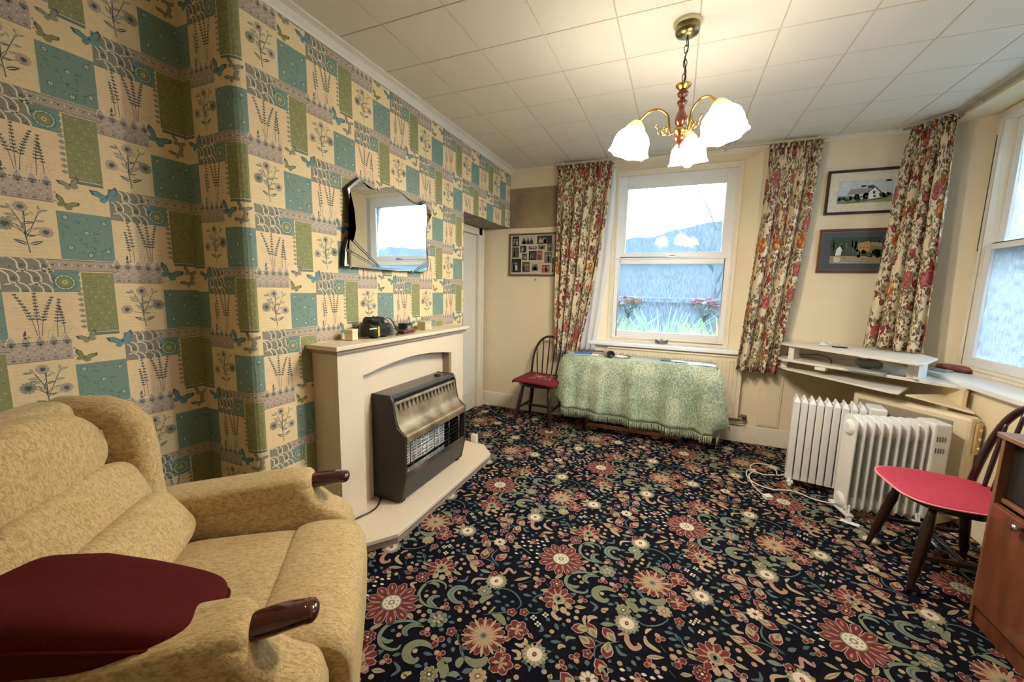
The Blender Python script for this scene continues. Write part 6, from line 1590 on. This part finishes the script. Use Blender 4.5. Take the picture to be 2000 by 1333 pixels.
# things on desk
t_ = empty('phone_charger', (1.13, 3.88, .9735), .2); tag(t_, 'white charger with looped lead on the raised desk shelf', 'charger')
b = MB(); b.tube(catmull([(-.06, -.02, .004), (-.02, .01, .02), (.01, .02, .04), (.03, .0, .02), (.0, -.02, .006), (.05, -.01, .03), (.07, .01, .025), (.075, -.01, .004)], 6), .0028, 8); b.build('lead', paperw, t_)
b = MB(); b.box(-.03, .01, .0, .03, .001, .018); b.build('plug', paperw, t_, bevel=.003)
t_ = empty('phone', (1.215, 3.82, .9735), -.3); tag(t_, 'small black phone lying on the raised desk shelf', 'phone')
b = MB(); b.box(-.055, .04, -.022, .022, 0, .009); b.build('phone_body', black_pl, t_, bevel=.003); b = MB(); b.box(-.05, .035, -.018, .018, .009, .0095); b.build('screen', mat('screen_black', (10, 12, 16), .1), t_)
b = MB(); b.puff((1.34, 3.66, .885), (.16, .10, .07), e=.7, n=12, fn=lambda p: p + Vector((0, 0, .006 * sin(p.x * 70)))); tag(b.build('cloth_bundle', mat('grey_cloth', (140, 140, 132), .8, noise=.4, nscale=14)), 'crumpled grey bag tucked under the raised desk shelf', 'cloth')
b = MB(); b.box(-.12, .1, -.07, .07, 0, .006, M=T(1.30, 3.52, .848) @ RZ(-.7)); tag(b.build('paper_pad', mat('grey_paper', (176, 182, 190), .6), bevel=.001), 'grey-white pad of paper lying on the desk top', 'paper')
b = MB(); b.tube(catmull([(.9, 3.99, .87), (1.0, 3.93, .885), (1.08, 3.86, .9), (1.14, 3.80, .89), (1.155, 3.78, .86), (1.15, 3.77, .85)], 6), .0035, 8); tag(b.build('desk_cable', black_pl), 'thin black cable looping under the raised desk shelf', 'cable')
b = MB(); b.box(-.015, .015, -.09, .06, 0, .012, M=T(1.735, 3.70, .8715) @ RZ(.5)); b.box(-.05, .012, -.09, .03, .0, .005, M=T(1.735, 3.70, .8715) @ RZ(.5)); tag(b.build('letter_stack', mat('letter_grey', (190, 196, 204), .5), bevel=.002), 'small grey-white stack of envelopes on the right window sill', 'envelopes')
t_ = empty('glasses_case', (1.83, 3.70, .8715), -1.0); tag(t_, 'soft dark red patterned spectacle case in the corner of the window sill', 'case')
b = MB(); b.puff((0, 0, .022), (.2, .08, .044), e=.6, n=12); b.build('case_body', mat('red_pattern', (150, 84, 80), .7, noise=.5, nscale=30), t_)
b = MB(); b.puff((0, 0, .008), (.206, .086, .016), e=.5, n=10); b.build('case_base', mat('red_dark', (70, 36, 40), .7), t_)

# ------------------------------------------------------------------ oil-filled radiators
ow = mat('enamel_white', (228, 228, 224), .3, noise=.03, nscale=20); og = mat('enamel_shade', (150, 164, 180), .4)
def oilrad(loc, rz, n, fins, label, L_, h, dep):
    t_ = empty('oil_heater', loc, rz); tag(t_, label, 'heater')
    ctl = .085; pitch = (L_ - ctl) / n
    for i in range(n):
        x = (i + .5) * pitch; b_ = MB()
        if fins == 'wide':
            w_ = pitch * .43
            # V-fronted column with peaked top
            P_ = [(x - w_, 0), (x - w_ * .8, -.01), (x + w_ * .8, -.01), (x + w_, 0), (x + w_ * .6, dep * .5), (x + w_, dep), (x - w_, dep), (x - w_ * .6, dep * .5)]
            b_.prism([(px_, py_, .055) for px_, py_ in P_], (0, 0, h - .085))
            b_.prism([(x - w_, 0, h - .03), (x + w_, 0, h - .03), (x + w_ * .15, .045, h), (x - w_ * .15, .045, h)], (0, dep - .05, 0))
            b_.prism([(x - w_, .0, .055), (x + w_, .0, .055), (x + .001, .03, .04)], (0, dep - .04, 0))
            b_.build('fin', ow, t_, bevel=.003)
        else:
            P_ = []
            for k in range(9): a = pi * k / 8; P_.append((dep / 2 - dep / 2 * cos(a), h - .05 + .05 * sin(a) ** .8))
            P_ += [(dep, .08), (dep * .8, .045), (dep * .2, .045), (0, .08)]
            b_.prism([(x - .0045, u, v) for u, v in P_], (.009, 0, 0)); b_.build('fin', ow, t_, bevel=.002)
    b_ = MB()
    if fins == 'wide':
        b_.box(.02, L_ - ctl, dep * .25, dep * .75, .07, h - .06); b_.build('core', mat('core_gap_shade', (90, 96, 104), .5), t_)  # shade of the gaps between ribs is put into the core's colour
    else:
        for zz in (h - .085, .095):
            P_ = []; R_ = []
            for k in range(n * 8 + 1): P_.append((k / (n * 8) * (L_ - ctl - .004) + .002, dep / 2, zz)); R_.append(.03 + .024 * abs(sin(pi * k / 8)))
            b_.tube(P_, R_, 18); b_.build('oil_tube', ow, t_); b_ = MB()
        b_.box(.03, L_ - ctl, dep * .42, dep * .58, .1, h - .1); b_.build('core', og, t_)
    b_ = MB(); b_.box(L_ - ctl + .004, L_ + .01, -.005, dep + .005, .06, h - .004); b_.build('control_box', ow, t_, bevel=.012)
    b_ = MB()
    for r_ in (0, 1):
        for c_ in range(4): b_.box(L_ - ctl + .02 + c_ * .013, L_ - ctl + .026 + c_ * .013, -.0065, -.0045, h - .11 - r_ * .07, h - .08 - r_ * .07)
    b_.build('vent_slots', mat('slot_grey', (110, 100, 92), .6), t_)
    for x in (.03, L_ - .09):
        b_ = MB(); b_.box(x - .02, x + .02, -.035, dep + .035, .028, .045); b_.prism([(x - .018, -.035, .03), (x - .014, -.012, .03), (x - .01, 0, .09), (x - .012, .01, .09)], (.02, 0, 0)); b_.build('foot', ow, t_, bevel=.004)
        for yy in (-.02, dep + .02):
            b_ = MB(); b_.lathe([(.0, -.01), (.016, -.01), (.018, 0), (.016, .01), (.0, .01)], (x, yy, .0185), 14, M=RY(pi / 2)); b_.build('wheel', paperw, t_)
    return t_
oilrad((.815, 3.275, .0035), radians(-10), 9, 'wide', 'white oil-filled heater with flat ribs, farther of two under the desk', .485, .655, .15)
oilrad((1.035, 2.90, .0035), radians(11), 9, 'thin', 'white oil-filled heater with thin curved fins, behind the pink-padded chair', .485, .655, .13)
wcab = mat('white_cable', (232, 230, 224), .4)
def cab(name, pts, label, m_=wcab, r=.0038, cat='cable'):
    b_ = MB(); b_.tube(catmull(pts, 7), r, 8); o_ = b_.build(name, m_); tag(o_, label, cat); return o_
cab('heater_cable', [(.84, 3.36, .05), (.80, 3.40, .012), (.81, 3.50, .008), (.78, 3.59, .008), (.68, 3.58, .008), (.63, 3.46, .008), (.70, 3.38, .008), (.78, 3.40, .014)], 'white cable loop on the carpet left of the farther heater')
t_ = empty('heater_lead', (0, 0, 0)); tag(t_, 'white lead and plug running from the nearer heater across the carpet', 'cable')
b = MB(); b.tube(catmull([(1.06, 2.97, .09), (1.02, 3.0, .05), (.95, 3.10, .008), (.85, 3.17, .008), (.72, 3.14, .008), (.63, 3.18, .008), (.585, 3.28, .008), (.60, 3.40, .008), (.66, 3.43, .016)], 7), .0038, 8); b.build('lead', wcab, t_)
b = MB(); b.tube(catmull([(.66, 3.43, .008), (.60, 3.32, .0085), (.60, 3.16, .0085), (.63, 3.05, .0085), (.65, 3.0, .012)], 7), .0038, 8); b.build('lead_tail', wcab, t_)
b = MB(); b.box(-.025, .025, -.022, .022, .0045, .028, M=T(.662, 2.985, 0) @ RZ(.5)); b.box(-.008, -.002, -.04, -.022, .012, .016, M=T(.662, 2.985, 0) @ RZ(.5)); b.build('plug', wcab, t_, bevel=.004)
b = MB(); b.box(-.045, .045, -.02, .02, .0045, .006, M=T(1.07, 2.925 - .06, 0) @ RZ(-.45)); tag(b.build('white_card', paperw), 'small white card on the carpet by the nearer heater', 'card')
# panel heater
t_ = empty('panel_heater', (1.60, 3.06, .0035), radians(128)); tag(t_, 'large cream electric panel heater standing in the corner under the desk', 'heater')
# local x runs away along the panel, y: negative = toward the room's left
ph = mat('panel_heater_cream', (224, 210, 180), .4); pg = mat('panel_grille', (150, 142, 124), .5, noise=.1, nscale=80)
b = MB(); b.box(-.03, .60, -.085, -.0, .06, .69); b.build('casing', ph, t_, bevel=.018)
b = MB(); b.box(.05, .56, -.001, .004, .12, .65); b.build('front_grille', pg, t_, bevel=.003)
b = MB(); b.box(-.042, -.03, -.08, -.03, .47, .66); b.build('control_strip', mat('control_beige', (206, 180, 130), .5), t_, bevel=.004)
for i in range(3): b = MB(); b.lathe([(.0, .008), (.009, .008), (.011, 0)], (-.042, -.055, .51 + i * .055), 12, M=RY(-pi / 2)); b.build('knob', ph, t_)
for x in (.03, .5): b = MB(); b.box(x, x + .05, -.16, .06, .004, .06); b.build('foot', ph, t_, bevel=.004)
# walking stick on the floor
t_ = empty('walking_stick', (1.42, 3.2, .018)); tag(t_, 'blue-grey metal walking stick lying on the carpet under the right-hand chair', 'walking stick')
b = MB(); b.tube([(.0, -.05, 0), (-.005, -.50, 0)], .011, 12); b.build('shaft', mat('blue_steel', (96, 110, 140), .25, .7), t_)
b = MB(); b.tube([(-.005, -.50, 0), (-.006, -.535, 0)], .0135, 12); b.build('rubber_tip', black_pl, t_)
b = MB(); b.tube(catmull([(0, -.05, 0), (0, .0, .0), (-.04, .03, 0), (-.07, .02, 0)], 5), .011, 10); b.build('handle', black_pl, t_)

# ------------------------------------------------------------------ cabinet at the right edge
teak = mat('red_brown_veneer', (122, 68, 42), .28, noise=.3, nscale=7, coat=.4, stretch=(3, 3, .6), rgb2=(98, 52, 32)); teak_l = mat('veneer_edge', (132, 92, 60), .35, noise=.2, nscale=14); niche = mat('niche_shade', (26, 18, 16), .6)
K = empty('wooden_cabinet', (1.262, 1.72, 0)); tag(K, 'red-brown veneered cabinet with open shelf at the right edge of the photo', 'cabinet')
b = MB(); b.box(.0, .41, .452, .47, .0035, .82); b.box(.0, .41, -.47, -.452, .0035, .82); b.box(.02, .41, -.452, .452, .05, .07); b.box(.395, .41, -.452, .452, .07, .82); b.box(.02, .39, -.452, .452, .555, .572); b.build('carcass', teak_l, K, bevel=.002)
b = MB(); b.box(-.012, .415, -.48, .482, .82, .842); b.build('cabinet_top', teak_l, K, bevel=.004)
b = MB(); b.prism([(.002, -.45, .085), (-.006, -.45, .09), (-.006, -.45, .545), (.01, -.45, .552), (.02, -.45, .545), (.02, -.45, .085)], (0, .90, 0)); b.build('drop_door', teak, K, bevel=.002)
b = MB(); b.box(.03, .035, -.45, .45, .58, .80); b.build('niche_shade_sheet', niche, K)  # dark sheet near the front stands for shade inside the open shelf
b = MB(); b.box(.008, .02, -.45, .45, .0035, .08); b.build('plinth', teak, K)
b = MB(); b.lathe([(.006, 0), (.008, .012), (.014, .02), (.012, .028), (.0, .03)], (-.006, .285, .525), 14, M=RY(-pi / 2)); b.build('knob', chrome, K)
tv = empty('television', (1.36, 1.93, .8445), radians(4)); tag(tv, 'black television standing on the wooden cabinet at the frame edge', 'television')
b = MB(); b.box(-.015, .035, -.42, .215, .05, .44); b.build('tv_body', mat('tv_black', (20, 20, 22), .35), tv, bevel=.008)
b = MB(); b.box(-.017, -.0145, -.40, .20, .07, .42); b.build('screen', mat('screen_black', (10, 12, 16), .1), tv)
b = MB(); b.box(-.02, .05, -.22, .02, .0, .012); b.box(.0, .02, -.13, -.07, .012, .06); b.build('stand', blackm, tv, bevel=.003)
b = MB(); b.box(1.315, 1.34, 2.10, 2.17, .905, .955); tag(b.build('sticky_label', mat('pale_green_card', (190, 206, 184), .6), bevel=.002), 'small pale green card against the black television edge', 'card')

# ------------------------------------------------------------------ outside
ext = mat('far_hill_haze', (72, 80, 90), 1, noise=.25, nscale=.25, spec=0)  # distance haze is put into the hill's blue-grey base colour
b = MB(); rn = random.Random(12)
P_ = [(-60, 60, -3)]
xs_ = [-60 + i * 1.5 for i in range(81)]
for i, x in enumerate(xs_): P_.append((x, 60, 9.0 + 1.2 * sin((x + 8) * .09) + .5 * sin(x * .31) + rn.random() * .5))
P_.append((60, 60, -3)); b.prism(P_, (0, 6, 0)); tag(b.build('hill', ext), 'misty wooded hill beyond the window', 'hill')
b = MB(); b.box(-30, 30, 4.6, 60, -.6, -.5); grs = mat('garden_grass', (62, 92, 62), 1, noise=.5, nscale=1.2, rgb2=(80, 104, 64)); tag(b.build('ground', grs), None, None, kind='structure')
b = MB(); b.box(-6, 6, 9.2, 9.5, -.6, 1.15); b.box(-6, 6, 9.1, 9.6, 1.15, 1.25); tag(b.build('garden_wall', mat('garden_stone', (40, 48, 64), .9, noise=.5, nscale=5, rgb2=(62, 72, 88))), 'blue-grey garden wall beyond the plants outside', 'wall')
gr = [mat('blade_green', (118, 158, 76), .7, noise=.3, nscale=3), mat('blade_lime', (156, 172, 62), .7, noise=.3, nscale=3), mat('blade_sea', (108, 150, 104), .7, noise=.3, nscale=3)]
rn = random.Random(21)
labs = ['tall sea-green grass clump outside, middle of the lower pane', 'lime green shrub clump outside on the right of the lower pane', 'yellow-green grass clump outside behind the left vase', 'mid-green grass clump outside behind the right vase', 'low lime plant clump outside between the two vases']
for i, (cx_, cy_, n_, hh, mi) in enumerate(((-.15, 6.4, 90, 1.3, 2), (.62, 6.2, 130, 1.15, 1), (-1.0, 6.2, 90, 1.2, 0), (1.25, 6.8, 90, 1.35, 0), (.12, 5.7, 120, 1.0, 1))):
    b = MB()
    for k in range(n_):
        a = rn.random() * 6.28; r_ = rn.random() * .25; p = Vector((cx_ + r_ * cos(a), cy_ + r_ * sin(a), -.5)); ln = hh * (.6 + .5 * rn.random()); d_ = Vector((cos(a) * (.3 + rn.random() * .5), sin(a) * .3, 0)); pr_ = None
        for s_ in range(7):
            u = s_ / 6; c = p + d_ * (u * u) * ln * .7 + Vector((0, 0, ln * (u - .28 * u ** 3) + .62 * u)); w_ = .036 * (1 - u) + .003; cur_ = (c + Vector((w_, 0, 0)), c - Vector((w_, 0, 0)))
            if pr_: b.face([pr_[0], pr_[1], cur_[1], cur_[0]])
            pr_ = cur_
    tag(b.build('grass_clump', gr[mi], merge=0), labs[i], 'plant', 'garden plants outside the back window')
# bare pylon-like branches at the upper right of the view
pyl = mat('branch_grey', (50, 60, 72), 1)
b = MB(); rn = random.Random(31)
def br(p, d_, L__, r_, dep_):
    q = p + d_ * L__; b.tube([p, (p + q) / 2 + Vector((rn.uniform(-.1, .1), 0, rn.uniform(-.05, .05))) * L__ * .3, q], [r_, r_ * .8, r_ * .6], 6)
    if dep_ > 0:
        for _ in range(3): br(p.lerp(q, rn.uniform(.4, 1)), (d_ + Vector((rn.uniform(-.9, .9), rn.uniform(-.2, .2), rn.uniform(-.3, .5)))).normalized(), L__ * .62, r_ * .55, dep_ - 1)
br(Vector((1.0, 12, -.5)), Vector((-.02, 0, 1)), 3.4, .07, 5); tag(b.build('bare_tree', pyl, merge=0), 'bare leafless tree seen faintly through the upper right pane', 'tree')
nb = mat('neighbour_render', (92, 108, 130), .9, noise=.08, nscale=3)
b = MB(); b.box(4.2, 4.4, -2, 9, -.6, 1.9); tag(b.build('neighbour_wall', nb), 'pale blue-grey wall outside the right-hand window', 'wall')
b = MB(); b.box(2.25, 30, -8, 4.6, -.6, -.5); tag(b.build('side_ground', grs), None, None, kind='structure')
